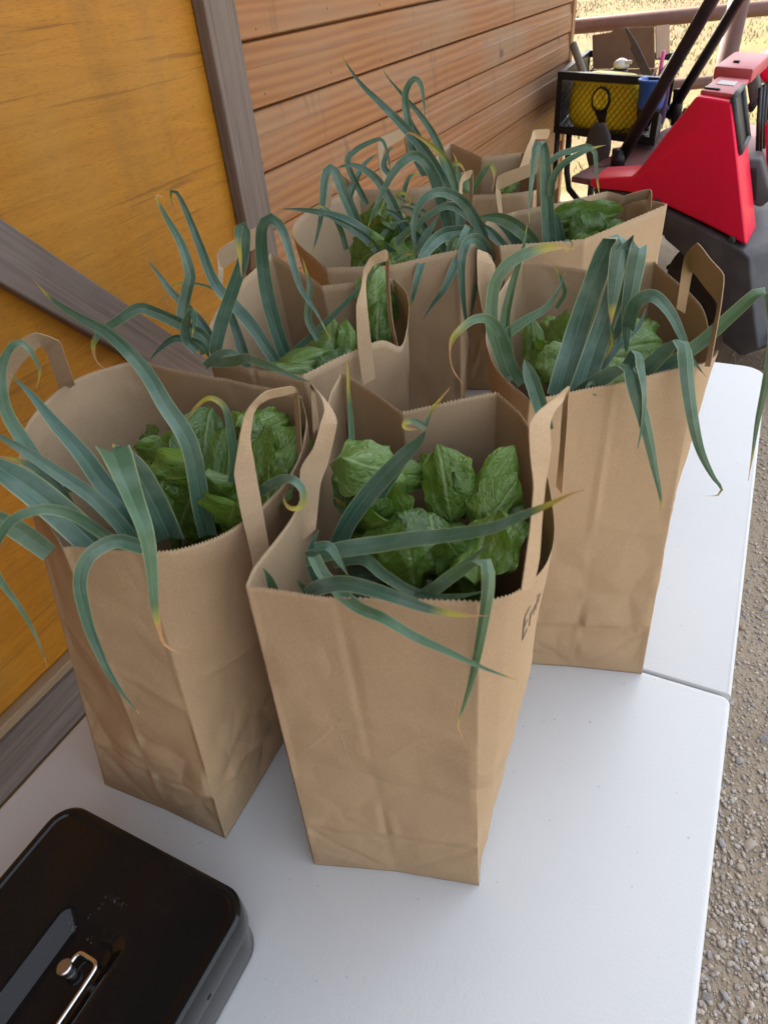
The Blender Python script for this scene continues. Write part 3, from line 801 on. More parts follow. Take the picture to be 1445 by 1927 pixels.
# right bag
Cc = make_bag('C', rect_base((.106, -.058), .285),
    dict(FL=(.122, -.092, 1.168), FC=(.190, -.050, 1.168), FR=(.252, .013, 1.172), RM=(.262, .118, 1.160), BR=(.173, .275, 1.172), BC=(.095, .248, 1.168), BL=(.016, .238, 1.172), LM=(.026, .072, 1.160)), 3,
    'right hand paper bag standing across the table seam, black curved fender behind it', dip=(.028, .0), crush=.7, gus=.010)
Cc.strokes(Cc.t, 'handwriting', 5, [[(0, 0), (.5, 1.0)], [(.12, .05), (.7, 1.02)], [(.1, .1), (.6, .9)]], .66, 1.03, .022, M['print'], .0016)
# second left bag
Dd = make_bag('D', rect_base((-.262, -.085), .10, .165, .235),
    dict(FL=(-.226, -.112, 1.168), FC=(-.165, -.122, 1.166), FR=(-.106, -.115, 1.168), RM=(-.064, .030, 1.170), BR=(-.128, .150, 1.168), BC=(-.215, .118, 1.164), BL=(-.306, .140, 1.190), LM=(-.298, .005, 1.170)), 4,
    'paper bag behind the left bag, its front handle standing in a narrow oval', dip=(.030, 0))
Dd.strokes(Dd.t, 'handwriting', 2, [[(0, 0), (.35, .9), (.5, 1.1)], [(.62, .1), (.55, .75)], [(.1, .25), (.3, .65)]], .52, 1.01, .024, M['print'], .0014)
# third row left
Ee = make_bag('E', rect_base((-.245, .205), .38, .176, .285),
    dict(FL=(-.240, .170, 1.166), FC=(-.160, .190, 1.166), FR=(-.076, .257, 1.174), RM=(-.110, .420, 1.160), BR=(-.240, .600, 1.168), BC=(-.300, .560, 1.166), BL=(-.378, .535, 1.168), LM=(-.380, .320, 1.172)), 5,
    'middle paper bag overflowing with arching leeks, between the siding and the rear bags', dip=(0, .0))
# third row right
Ff = make_bag('F', rect_base((.02, .345), .38, .16, .24),
    dict(FL=(-.036, .300, 1.168), FC=(.070, .352, 1.166), FR=(.158, .470, 1.186), RM=(.116, .560, 1.166), BR=(.052, .590, 1.168), BC=(-.006, .535, 1.166), BL=(-.066, .450, 1.168), LM=(-.085, .372, 1.168)), 6,
    'paper bag behind the right bag, holding a pale frilly cabbage leaf and one tall leek')
# last row
Hh = make_bag('H', rect_base((-.27, .60), .30, .17, .26),
    dict(FL=(-.160, .540, 1.166), FC=(-.115, .545, 1.166), FR=(-.066, .575, 1.168), RM=(-.085, .720, 1.160), BR=(-.168, .844, 1.168), BC=(-.240, .808, 1.166), BL=(-.330, .868, 1.176), LM=(-.300, .700, 1.160)), 7,
    'rearmost paper bag at the far end of the table, against the cedar siding')

# paper strap handles, two to a bag
A.strap([((980,1112),(1002,1106)),((989,1050),(1014,1052)),((997,989),(1019,979)),((1003,915),(1026,908)),((997,858),(1036,848)),((995,800),(1034,800)),((1012,774),(1042,776)),((1042,750),(1058,756)),((1070,727),(1064,739)),((1070,740),(1060,748)),((1067,800),(1056,795)),((1063,850),(1053,845)),((1058,930),(1046,915))], [.292,.308,.322,.340,.375,.41,.425])
A.strap([((563,1022),(594,996)),((564,960),(597,965)),((565,884),(603,910)),((590,842),(618,868)),((602,800),(634,797)),((610,772),(626,772)),((604,748),(610,750)),((586,722),(594,732)),((584,730),(592,738)),((587,780),(599,785)),((590,830),(602,835))], [.41,.43,.45,.47,.50,.52])
Bb.strap([((479,1079),(512,1056)),((467,1020),(503,1008)),((456,976),(495,964)),((447,930),(487,918)),((441,889),(479,872)),((452,818),(471,826)),((461,779),(477,780)),((479,755),(487,762)),((499,737),(508,750)),((528,730),(536,744)),((551,727),(556,739)),((561,737),(553,748)),((565,790),(556,792)),((569,860),(560,862)),((573,930),(563,930))], [.385,.40,.42,.44,.465,.49,.50])
Bb.strap([((-15,765),(12,765)),((-5,690),(22,715)),((33,645),(45,680)),((67,626),(76,652)),((112,642),(87,661)),((125,675),(98,692)),((137,709),(110,724)),((142,724),(116,740))], [.60,.61,.63,.65])
Cc.strap([((1272,580),(1288,590)),((1277,545),(1293,560)),((1287,483),(1302,514)),((1311,457),(1305,513)),((1336,487),(1326,541)),((1361,517),(1349,570)),((1358,562),(1347,590)),((1349,617),(1338,630)),((1336,690),(1325,690))], [.70,.68,.64,.60,.57,.555])
Cc.strap([((922,640),(934,632)),((908,590),(926,565)),((899,540),(929,524)),((897,490),(931,500)),((898,470),(916,476)),((904,474),(926,486)),((914,500),(930,512))], [.655,.67,.69,.71])
Dd.strap([((683,725),(706,712)),((673,654),(697,634)),((670,577),(691,579)),((679,542),(688,542)),((684,508),(690,520)),((695,487),(702,500)),((709,477),(713,495)),((727,470),(727,491)),((733,490),(726,497)),((733,540),(727,545)),((739,604),(733,609)),((750,660),(744,654))], [.645,.665,.69,.70,.72,.725])
Dd.strap([((409,545),(419,540)),((410,512),(421,505)),((410,473),(416,508)),((447,448),(450,485)),((485,426),(486,464)),((488,440),(474,470)),((490,505),(472,508))], [.83,.85,.90,.92])
Ee.strap([((861,400),(869,398)),((864,345),(870,346)),((872,326),(877,338)),((886,320),(884,334)),((890,325),(884,336)),((889,380),(883,382))], [1.03,1.05,1.07])
Ee.strap([((611,395),(623,390)),((612,350),(626,354)),((622,335),(632,347)),((645,330),(647,345)),((661,345),(650,354)),((666,385),(655,388))], [1.19,1.21,1.24])
Ff.strap([((1122,492),(1140,496)),((1126,442),(1147,442)),((1134,419),(1153,411)),((1152,397),(1169,388)),((1176,368),(1190,380)),((1221,356),(1217,375)),((1226,368),(1216,382)),((1222,413),(1216,415)),((1213,458),(1207,458))], [1.12,1.10,1.07,1.03])
Ff.strap([((939,412),(946,410)),((932,364),(941,360)),((937,332),(935,359)),((970,318),(972,342)),((1003,306),(1000,331)),((1020,317),(1009,328)),((1021,350),(1009,352)),((1018,390),(1009,390))], [1.05,1.07,1.10,1.12])
Hh.strap([((975,322),(993,322)),((988,284),(1001,284)),((999,258),(1006,263)),((1004,245),(1009,262)),((1032,243),(1028,262)),((1034,252),(1027,266)),((1031,300),(1025,300))], [1.31,1.34,1.38,1.40])
Hh.strap([((722,348),(730,346)),((713,307),(720,305)),((711,263),(722,282)),((735,250),(742,270)),((760,240),(762,258)),((769,247),(760,262)),((776,300),(766,300))], [1.35,1.37,1.42,1.44])

# ================================================================== LEEKS
def leaf(parent, pts, w, s, tip=.9, tan=None, roll=(0,), strap=None, prof=2.4, base=.9, vfold=.30, n=34, rnd=None, pale=0.0, tail=None):
    """pts: photo points from root to tip; s: horizontal distances spread over them; w: photo width in pixels
    tip: fraction where yellowing starts; tail: fraction after which the blade is a withered thread"""
    m = len(pts); P = []
    acc = [0]
    for k in range(1, m): acc.append(acc[-1]+math.hypot(pts[k][0]-pts[k-1][0], pts[k][1]-pts[k-1][1]))
    for k, (u, v) in enumerate(pts):
        f = acc[k]/acc[-1]*(len(s)-1); j = min(int(f), len(s)-2) if len(s) > 1 else 0
        ss = s[0] if len(s) == 1 else lerp(s[j], s[j+1], f-j)
        P.append(at_s(u, v, ss))
    S, L = catmull(P, n); sides = []
    for k in range(n):
        T = (S[min(k+1, n-1)]-S[max(k-1, 0)]).normalized(); Vw = (CAM-S[k]).normalized()
        if strap is None: sd = T.cross(Vw)
        else:
            a = math.radians(strap); R = CR*math.cos(a)+CU*math.sin(a); sd = R-T*R.dot(T)
        if sd.length < .05: sd = sides[-1].copy() if sides else T.orthogonal()
        sides.append(sd.normalized())
    for _ in range(3):
        sides = [(sides[max(k-1, 0)]+sides[k]*2+sides[min(k+1, n-1)]).normalized() for k in range(n)]
    rr = random.random() if rnd is None else rnd
    vs = []; uv = []; at = []; fs = []; us = (-1, -.6, 0, .6, 1); ph = random.uniform(0, 9)
    for k in range(n):
        t = k/(n-1); T = (S[min(k+1, n-1)]-S[max(k-1, 0)]).normalized()
        f = t*(len(roll)-1); j = min(int(f), max(0, len(roll)-2)); a = roll[0] if len(roll) == 1 else lerp(roll[j], roll[j+1], f-j)
        a = math.radians(a); sd = sides[k]-T*sides[k].dot(T); sd.normalize(); nn = sd.cross(T).normalized()
        sv = sd*math.cos(a)+nn*math.sin(a); nv = sv.cross(T).normalized()
        wk = lerp(base, 1, min(1, t/.25))*max(.035, 1-t**prof)
        if tail and t > tail: wk = min(wk, lerp(wk, .13, min(1, (t-tail)/.06)))
        hw = w*.47*wk*mpp(S[k])/max(.85, math.cos(a))
        y = max(0, (t-tip)/(1-tip+1e-6)) if t > tip else 0.0
        if tail and t > tail: y = 1.0
        vf = vfold*(1-.5*t)
        for x in us:
            wob = .05*math.sin(9*t+ph+x*1.3)*hw*abs(x)
            vs.append(S[k]+sv*(hw*x)+nv*(-hw*vf*(1-abs(x))*1.6+wob))
            uv.append((.5+.5*x, t*L*9+rr*5)); at.append((y, rr, pale, 1))
    for k in range(n-1):
        for c in range(4): fs.append((k*5+c, k*5+c+1, (k+1)*5+c+1, (k+1)*5+c))
    o = obj('leaf', vs, fs, M['leek'], parent, True, uv, at)
    for e in o.data.edges:
        if e.vertices[0] % 5 == 2 and e.vertices[1] % 5 == 2: e.use_edge_sharp = True
    return o
def leek(key, root, label, lean=(0, 0, 1), r=.016):
    """the shank stands on the bag floor and runs up to where its blades part"""
    c = V(root); g = BAGS[key]; bc = sum((v for v in g.B.values()), V((0, 0, 0)))/8
    foot = V((lerp(bc.x, c.x, .35), lerp(bc.y, c.y, .35), ZT+.02))
    c = foot.lerp(c, .84)
    t = thing('leek', (foot.x, foot.y, ZT+.01), label, 'leek', 'leeks packed in the paper bags')
    pts, _ = catmull([foot, foot.lerp(c, .5)+V((.004, .003, 0)), c], 9)
    vs = MB().tube(pts, r, 12, True, [r*(.95+.25*(k/8)) for k in range(9)])
    at = [(0, .2, max(0, .85-1.3*(i//12)/8), 1) for i in range(len(vs.v))]
    uv = [(.25+.5*((i % 12)/12), .1*(i//12)) for i in range(len(vs.v))]
    obj('shank', vs.v, vs.f, M['leek'], t, True, uv, at)
    return t

# --- front bag: one fan of blades spreading from its left front corner
k1 = leek('A', at_s(612, 1085, .345), 'leek in the front bag with a long orange tipped blade reaching over the right rim')
leaf(k1, [(575,1052),(643,1034),(711,1024),(779,1014),(852,1006),(924,994),(973,974),(1031,950),(1070,931),(1099,922)], 34, (.36,.34,.31,.29), .80, roll=(10,30,20,35), prof=3.2)
leaf(k1, [(590,1045),(612,1085),(668,1139),(721,1163),(779,1197),(842,1226),(900,1253),(944,1270),(973,1280)], 27, (.35,.29,.27,.255), .95, roll=(20,35,10,-20))
leaf(k1, [(622,1060),(682,1052),(721,1081),(769,1110),(818,1124),(876,1120),(920,1110)], 25, (.36,.34,.32,.30), .93, roll=(-30,-10,25))
leaf(k1, [(575,1124),(600,1106),(643,1098),(692,1107),(750,1126),(808,1146),(866,1157),(917,1159)], 34, (.33,.30,.275,.26), .72, roll=(25,10,-5,10), prof=2.8)
leaf(k1, [(590,1030),(619,1028),(639,1057),(655,1083)], 19, (.34,.33), .9, roll=(20,-10), rnd=.1)
leaf(k1, [(600,1098),(586,1058),(590,1020),(600,998)], 26, (.36,.37), .95, roll=(30,0), rnd=.0)
k2 = leek('A', at_s(655, 1010, .42), 'leek in the front bag whose two broad blades lean right toward a curled tan tip')
leaf(k2, [(634,1030),(658,979),(697,926),(750,868),(789,829),(803,806)], 37, (.42,.42,.40), .97, roll=(-20,0,15), prof=6, rnd=.15)
leaf(k2, [(662,1030),(700,955),(735,900),(775,850)], 26, (.44,.43), .97, roll=(-35,-25), prof=7, rnd=.0)
leaf(k2, [(803,806),(780,793),(762,796),(764,806),(788,808)], 14, (.40,.39), .35, roll=(30,0), base=1)
leaf(k2, [(800,800),(812,772),(826,754),(849,727)], 8, (.40,.40), .02, base=1, n=14)
leaf(k2, [(648,1000),(652,955),(661,882),(661,800),(656,740),(654,690),(651,678),(645,690),(642,702)], 20, (.47,.49,.51), .66, roll=(20,-20,10), prof=1.5, tail=.93)
leaf(k2, [(655,970),(645,950),(632,938),(626,934)], 11, (.46,.45), .05, n=14)
k3 = leek('A', at_s(770, 1120, .33), 'leek in the front bag with one blade folded down over its right front corner')
leaf(k3, [(770,1130),(810,1110),(852,1076),(890,1048),(932,1013)], 21, (.33,.34), .96, roll=(20,40))
leaf(k3, [(775,1135),(815,1110),(860,1078),(895,1058),(912,1056),(918,1075),(918,1110),(911,1160),(900,1220),(888,1275),(872,1330),(861,1362),(870,1390)], 37, (.33,.29,.27,.26), .86, strap=-8, prof=1.5, roll=(15,0,-25,40))
k4 = leek('A', at_s(525, 1112, .345), 'leek in the front bag showing only two short points at its left front corner')
leaf(k4, [(521,1130),(515,1110),(505,1085),(494,1068)], 22, (.35,.345), .98, prof=2.2, rnd=.8)
leaf(k4, [(578,1118),(572,1107),(565,1099),(559,1091)], 13, (.35,.345), .98, prof=2.2, rnd=.8, n=16)

# --- left bag
k1 = leek('B', at_s(330, 1010, .42), 'leek in the left bag with the longest blade, sweeping up toward the barn door')
leaf(k1, [(392,1010),(380,960),(358,839),(311,761),(270,694),(208,631),(145,595),(99,564),(60,522)], 38, (.44,.46,.50,.54), .90, roll=(15,-10,20,35), prof=2.6, rnd=.2)
leaf(k1, [(318,1020),(292,960),(262,900),(237,862),(212,836)], 62, (.42,.42), .97, roll=(20,10), prof=7, rnd=.1, base=1)
leaf(k1, [(212,838),(222,858),(240,905),(255,945),(272,990),(283,1040),(288,1090),(291,1135),(299,1180),(312,1215),(350,1233)], 52, (.415,.35,.33,.325), .66, roll=(30,20,30,10), prof=1.1, base=1.15, tail=.80, rnd=.6)
leaf(k1, [(436,910),(442,880),(437,830),(427,775),(410,754),(390,750),(366,770),(350,796)], 20, (.47,.48), .50, roll=(20,-20), prof=2, rnd=.5)
leaf(k1, [(470,945),(488,928),(519,907),(550,902),(571,925),(568,952),(548,957),(536,945),(534,930)], 21, (.44,.41,.39), .58, roll=(-20,30,0), prof=3, rnd=.5)
k2 = leek('B', at_s(180, 1030, .40), 'leek in the left bag whose wide blades fan out past the left rim')
leaf(k2, [(185,1030),(120,970),(60,920),(0,880),(-40,856)], 62, (.40,.41,.43), .98, roll=(10,-10), prof=6, rnd=.05, base=1)
leaf(k2, [(95,1042),(45,1005),(0,978),(-40,958)], 40, (.40,.41), .98, roll=(10,25), prof=6, rnd=.7)
leaf(k2, [(225,1030),(187,1000),(135,968),(80,958),(28,976),(0,1010),(-14,1050),(0,1090),(40,1146),(70,1200),(90,1255)], 25, (.385,.36,.345,.34), .95, roll=(30,10,-20,20), prof=1.5, rnd=.4)
leaf(k2, [(285,1035),(265,1030),(223,1018),(187,1031),(161,1057),(151,1100),(160,1150),(175,1200),(205,1265),(235,1310),(262,1342)], 31, (.375,.345,.335,.335), .97, roll=(30,15,-25,20), prof=1.7, rnd=.1)
k3 = leek('B', at_s(240, 1000, .43), 'leek in the left bag with a blade hooking over beside the pale rear handle')
leaf(k3, [(262,1030),(239,958),(197,912),(156,855),(104,797),(57,740),(18,702)], 42, (.43,.45,.48), .97, roll=(20,-15,10), prof=2.6, base=1, rnd=.0)
leaf(k3, [(262,1035),(225,985),(171,932),(109,890),(57,855),(-5,818),(-30,805)], 30, (.42,.43,.45), .98, roll=(-25,15), prof=4, rnd=.2)
leaf(k3, [(150,1000),(119,938),(93,906),(52,839),(16,782),(3,725),(8,678),(31,644),(52,652),(67,676),(76,695),(72,722),(69,730)], 31, (.43,.46,.48), .88, roll=(20,-20,-10,20), prof=2.2, tail=.955, rnd=.3)
leaf(k3, [(110,925),(95,910),(65,880),(30,865),(-10,856)], 15, (.43,.44), .5, rnd=.7)
leaf(k3, [(240,1000),(150,925),(110,920),(60,880)], 22, (.44,.45), .98, roll=(10,30), rnd=.0)

# --- second left bag
k1 = leek('D', at_s(420, 665, .73), 'leek behind the left bag with two tall twisted blades curled dry at the tips')
leaf(k1, [(525,690),(477,616),(441,574),(405,533),(379,470),(353,403),(338,371),(328,358),(321,364),(326,392),(332,408)], 25, (.76,.80,.84), .86, roll=(10,-25,25,0), prof=2.4, tail=.93, rnd=.1)
leaf(k1, [(372,660),(345,600),(352,545),(358,517),(342,460),(315,412),(297,378),(294,366),(302,368),(306,372)], 26, (.72,.76,.80), .86, roll=(0,40,-10,25), prof=2.6, tail=.95, rnd=.4)
leaf(k1, [(405,650),(380,610),(358,585),(322,548),(296,512),(274,485)], 20, (.74,.78), .96, roll=(20,-10), rnd=.0)
leaf(k1, [(400,690),(415,616),(441,538),(457,491),(462,455),(462,432),(452,423),(448,440),(452,485),(455,520)], 27, (.70,.70,.69), .80, roll=(10,0,10,30), prof=3.5, rnd=.1)
k2 = leek('D', at_s(395, 655, .70), 'leek behind the left bag arching left to a long withered tan thread')
leaf(k2, [(400,668),(384,636),(343,612),(291,588),(260,580),(223,603),(195,621),(180,638),(176,655),(182,680),(202,697)], 25, (.70,.71,.70), .74, roll=(20,30,-20,0), prof=2.6, tail=.86, rnd=.4)
leaf(k2, [(385,668),(374,648),(332,637),(301,657),(280,680)], 17, (.70,.70), .98, roll=(20,40), rnd=.0)
leaf(k2, [(372,660),(352,640),(350,610),(362,585),(366,600),(362,635)], 22, (.69,.68), .85, roll=(10,50,0), rnd=.2)
leaf(k2, [(452,590),(410,548),(363,533),(322,538),(312,560),(327,592)], 6, (.80,.78), .4, rnd=.9)
leaf(k2, [(400,682),(440,680),(467,675),(519,694),(561,712),(594,721)], 22, (.665,.62,.585,.565), .95, roll=(30,10,30), rnd=.6)
leaf(k2, [(385,690),(410,668),(440,664),(480,690)], 16, (.67,.65), .98, roll=(20,40), rnd=.2)
k3 = leek('D', at_s(500, 660, .78), 'leek behind the left bag with an upright blade bent over like a hairpin')
leaf(k3, [(545,690),(524,631),(503,554),(493,476),(493,430),(503,414),(517,413),(535,440),(550,491),(566,543),(597,590),(619,634)], 30, (.78,.80,.76,.72), .93, roll=(20,0,0,25), prof=2.2, rnd=.1)
leaf(k3, [(466,690),(446,626),(426,569),(408,545)], 22, (.78,.82), .98, roll=(20,0), rnd=.0)
leaf(k3, [(600,640),(580,600),(583,540),(574,500),(566,480)], 15, (.76,.80), .7, roll=(0,20), rnd=.6)
leaf(k3, [(540,672),(600,620),(660,560),(730,480)], 13, (.77,.78), .95, roll=(20,30), rnd=.2)

# --- middle bag
k1 = leek('E', at_s(850, 420, 1.10), 'leek in the middle bag with the tallest straight blade against the siding')
leaf(k1, [(850,470),(842,372),(824,325),(794,278),(763,242),(722,200),(680,159),(654,123),(639,98)], 25, (1.10,1.16,1.22), .93, roll=(10,25,-10,20), prof=2.2, rnd=.1)
leaf(k1, [(870,450),(860,375),(841,320),(820,263),(794,221),(763,185),(732,149),(716,124)], 20, (1.12,1.18,1.22), .96, roll=(-20,10,20), prof=2.0, rnd=.3)
leaf(k1, [(800,330),(778,285),(768,230),(762,180),(775,151),(789,153),(796,180),(800,226)], 17, (1.18,1.20,1.20), .97, roll=(20,0,20), prof=3, rnd=.3)
leaf(k1, [(806,330),(790,268),(776,236),(771,214)], 17, (1.20,1.22), .98, roll=(20,0), prof=4, rnd=.1)
leaf(k1, [(868,400),(852,335),(838,300),(810,273),(785,256),(768,250),(758,262)], 14, (1.12,1.15), .35, roll=(10,20), prof=3, rnd=.9)
leaf(k1, [(845,430),(831,382),(815,330),(794,299),(774,294),(743,320),(717,367),(701,403),(690,436)], 24, (1.08,1.06,1.04), .93, roll=(10,30,-10,20), prof=2.2, rnd=.3)
k2 = leek('E', at_s(700, 440, 1.08), 'leek in the middle bag bending over the left rim in tight drooping hooks')
leaf(k2, [(685,470),(665,405),(645,360),(632,326),(620,317),(611,335),(607,380),(602,420),(592,462),(583,487)], 24, (1.06,1.08,1.04), .90, roll=(20,-10,10), prof=2.0, rnd=.2)
leaf(k2, [(765,450),(737,382),(706,335),(670,312),(640,314),(633,322)], 20, (1.06,1.08,1.10), .95, roll=(20,-10), prof=3, rnd=.2)
leaf(k2, [(740,480),(706,452),(660,418),(618,403),(571,395),(524,393)], 22, (1.02,1.02,1.04), .96, roll=(10,-20,20), prof=2.0, rnd=.1)
leaf(k2, [(720,485),(690,450),(650,424),(620,408),(600,404)], 18, (1.01,1.02), .98, roll=(30,10), rnd=.0)
leaf(k2, [(690,385),(654,309),(668,284),(691,270),(715,262),(724,272),(731,299),(737,332)], 13, (1.14,1.17,1.17), .97, roll=(20,0,20), rnd=.4)
leaf(k2, [(655,378),(668,340),(688,306),(712,288)], 14, (1.14,1.18), .98, roll=(20,30), rnd=.1)
leaf(k2, [(735,330),(722,312),(730,285),(742,276)], 13, (1.18,1.2), .98, rnd=.3)
k3 = leek('E', at_s(890, 460, 1.00), 'leek in the middle bag spilling many soft arched blades over the front rim')
leaf(k3, [(935,500),(919,470),(893,413),(867,377),(831,361),(800,372),(781,403),(778,440),(783,480),(787,510)], 23, (.99,1.0,.98,.95), .95, roll=(10,30,-15,10), prof=2.4, rnd=.3)
leaf(k3, [(948,505),(919,444),(883,408),(846,387),(810,403),(780,432),(755,455)], 21, (1.0,1.01,1.0), .90, roll=(20,0,30), prof=2.2, rnd=.4)
leaf(k3, [(890,440),(867,437),(831,444),(800,476),(784,528),(774,569),(757,597)], 29, (.99,.95,.91,.90), .84, roll=(30,15,-15), prof=1.8, rnd=.2)
leaf(k3, [(885,425),(878,440),(857,496),(836,543),(812,575),(792,606)], 23, (.97,.91,.90), .97, roll=(-20,20), prof=1.8, rnd=.3)
leaf(k3, [(925,500),(912,465),(893,449),(876,460),(868,500),(872,569),(878,612),(886,644)], 24, (.98,.93,.91,.90), .97, roll=(25,-5,15), prof=1.8, rnd=.2)
leaf(k3, [(1010,480),(1005,462),(986,439),(945,413),(898,408)], 27, (1.0,1.0,1.02), .98, roll=(20,35,20), prof=5, rnd=.9)
leaf(k3, [(965,490),(950,470),(925,440),(905,420)], 22, (.99,1.0), .98, roll=(10,20), prof=5, rnd=.0)
leaf(k3, [(985,500),(975,460),(950,425),(920,405)], 24, (1.02,1.03), .98, roll=(30,20), prof=5, rnd=.0)
leaf(k3, [(842,480),(824,452),(800,430),(780,400),(760,390),(745,398)], 16, (1.04,1.06), .95, roll=(10,30), rnd=.2)
leaf(k3, [(815,470),(775,440),(745,405),(720,392)], 22, (1.05,1.07), .98, roll=(30,10), rnd=.0)
leaf(k3, [(800,400),(775,385),(755,377),(745,370),(752,362),(768,368),(772,380),(765,384),(770,360),(774,345)], 8, (1.08,1.07), .2, rnd=.9)
leaf(k3, [(742,490),(760,478),(785,475),(800,462)], 5, (.97,.96), .05, n=16)

leaf(k3, [(742,460),(772,430),(806,404),(838,383),(862,378)], 13, (1.03,1.05), .55, roll=(20,30), rnd=1.0)
leaf(k3, [(788,476),(798,449),(817,420),(828,400)], 16, (1.0,1.02), .98, roll=(10,-20), rnd=.6)
leaf(k3, [(838,506),(848,457),(862,446),(872,452)], 14, (.95,.96), .95, roll=(20,-20), rnd=.8)
leaf(k2, [(757,372),(767,338),(780,328),(795,332)], 10, (1.15,1.16), .6, roll=(20,0), rnd=1.0)
leaf(k2, [(700,470),(722,440),(745,420),(770,414)], 11, (1.04,1.05), .9, roll=(20,30), rnd=.9)
leaf(k2, [(652,470),(640,430),(622,400),(600,388),(590,400)], 12, (1.03,1.04), .7, roll=(20,-10), rnd=.8)

# --- right bag
k1 = leek('C', at_s(965, 680, .63), 'leek at the left of the right bag with yellowing blades and a dry looped tip')
leaf(k1, [(955,710),(935,650),(925,609),(930,538),(958,495),(1001,473),(1044,464),(1082,468)], 25, (.63,.66,.67), .72, roll=(20,-20,20), prof=7, rnd=1.0)
leaf(k1, [(968,715),(958,680),(949,609),(963,538),(982,475),(992,421)], 24, (.64,.67,.69), .93, roll=(10,25,-20), prof=2.2, rnd=.9)
leaf(k1, [(985,725),(963,690),(949,647),(927,606),(895,600),(862,624),(848,648),(850,690),(873,726)], 24, (.62,.60,.57,.56), .58, roll=(20,20,-20,0), prof=2.4, tail=.76, rnd=.7)
leaf(k1, [(958,690),(949,638),(987,604),(1025,581),(1049,547),(1065,510)], 22, (.65,.67), .94, roll=(-30,0,25), rnd=.8)
leaf(k1, [(1046,580),(1062,552),(1058,535),(1050,512),(1036,490)], 9, (.72,.72), .6, rnd=.8)
leaf(k1, [(1060,455),(1070,452),(1076,462),(1066,472),(1055,466),(1062,474)], 4, (.655,.65), .02, n=18)
k2 = leek('C', at_s(1090, 715, .60), 'leek in the right bag with two tall stiff blades folded over at the top')
leaf(k2, [(1052,745),(1066,690),(1088,615),(1118,530),(1142,465),(1156,447),(1166,452),(1164,480),(1158,520),(1152,571),(1149,612)], 44, (.61,.65,.64,.62), .90, strap=-6, roll=(15,10,0,0,0), prof=6, rnd=.1, base=1.1)
leaf(k2, [(1149,608),(1151,630),(1151,648),(1138,672),(1120,692)], 7, (.62,.62), .02, base=1, n=16)
leaf(k2, [(1090,745),(1126,638),(1158,545),(1178,478),(1190,458),(1200,462),(1197,490),(1187,547),(1179,610),(1178,672)], 42, (.60,.64,.63,.62), .97, strap=-6, roll=(20,10,0,-10), prof=5, rnd=.1, base=1.1)
leaf(k2, [(1078,745),(1125,680),(1160,605),(1180,540)], 40, (.63,.65), .98, roll=(25,10), prof=5, rnd=.0)
leaf(k2, [(1030,810),(1018,770),(1005,730),(990,688),(986,676)], 30, (.50,.52,.54), .98, roll=(10,20), prof=8, base=.8, rnd=.3)
leaf(k2, [(1100,735),(1120,700),(1160,650),(1200,615),(1215,580)], 26, (.61,.65), .98, roll=(20,-10), rnd=.0)
k3 = leek('C', at_s(1195, 700, .58), 'leek in the right bag drooping wide blades down its front')
leaf(k3, [(1180,620),(1192,575),(1226,556),(1259,585),(1283,633),(1302,676),(1328,710)], 29, (.62,.60,.57,.55), .94, roll=(20,10,-15), prof=1.9, rnd=.3)
leaf(k3, [(1195,715),(1235,675),(1264,648),(1280,645),(1288,670),(1292,714),(1302,786),(1317,848),(1340,896),(1357,919),(1350,932),(1326,933)], 38, (.58,.545,.515,.50), .88, strap=-8, roll=(20,0,-15,0), prof=1.5, tail=.955, rnd=.3)
leaf(k3, [(1215,715),(1274,676),(1326,638),(1379,590),(1422,552),(1441,547),(1450,575),(1453,640),(1440,720),(1425,790),(1415,855),(1407,905)], 27, (.58,.57,.555,.53), .86, strap=-40, roll=(20,10,-20,0), prof=1.9, tail=.95, rnd=.7)
leaf(k3, [(1085,748),(1130,714),(1164,695),(1182,694),(1195,735),(1216,810),(1231,881),(1241,929),(1243,958),(1228,970)], 40, (.57,.525,.50,.495), .88, strap=-15, roll=(10,0,15,0), prof=1.5, tail=.965, rnd=.2)
leaf(k3, [(1180,690),(1197,665),(1205,690),(1212,740),(1210,790),(1197,852)], 26, (.54,.515,.50), .98, strap=-10, roll=(20,50,20), prof=1.8, rnd=.1)
leaf(k3, [(1205,700),(1240,690),(1270,676),(1300,660)], 26, (.585,.575), .98, roll=(40,20), prof=6, rnd=.0)
leaf(k3, [(1085,748),(1110,738),(1122,728),(1112,720),(1104,734),(1130,748)], 9, (.56,.54), .9, rnd=.5)

# --- bag behind the right bag
k1 = leek('F', at_s(1035, 470, 1.0), 'tall leek behind the right bag, bent sharply down beside the pale cabbage leaf')
leaf(k1, [(1036,500),(1031,413),(1027,341),(1024,285),(1018,266),(1009,275),(1005,300),(1000,341),(995,387),(996,420)], 27, (1.02,1.04,1.0), .93, strap=0, roll=(25,15,10,40), prof=2.2, rnd=.2, base=1)
leaf(k1, [(1036,370),(1040,335),(1060,308),(1087,291),(1114,279),(1139,273)], 15, (1.03,1.02), .80, roll=(20,30), rnd=.5)
leaf(k1, [(1030,310),(1050,292),(1080,282),(1103,276),(1118,285),(1121,308),(1124,343),(1128,371)], 12, (1.05,1.05), .78, roll=(20,0,20), rnd=.2)
leaf(k1, [(1060,500),(1052,440),(1046,400)], 22, (1.03,1.04), .98, roll=(30,10), prof=5, rnd=.0)
# --- rearmost bag
k1 = leek('H', at_s(890, 380, 1.30), 'small leek in the rearmost bag with a yellow blade and a hanging dry tip')
leaf(k1, [(885,375),(890,356),(908,326),(922,311),(929,320),(929,342),(924,362)], 13, (1.30,1.28), .45, roll=(20,0), prof=2.4, tail=.75, rnd=1.0)
leaf(k1, [(872,372),(862,330),(858,300),(850,285)], 9, (1.34,1.38), .6, rnd=.9)
leaf(k1, [(822,318),(845,312),(862,308),(872,318),(875,335)], 9, (1.28,1.27), .3, rnd=.9)

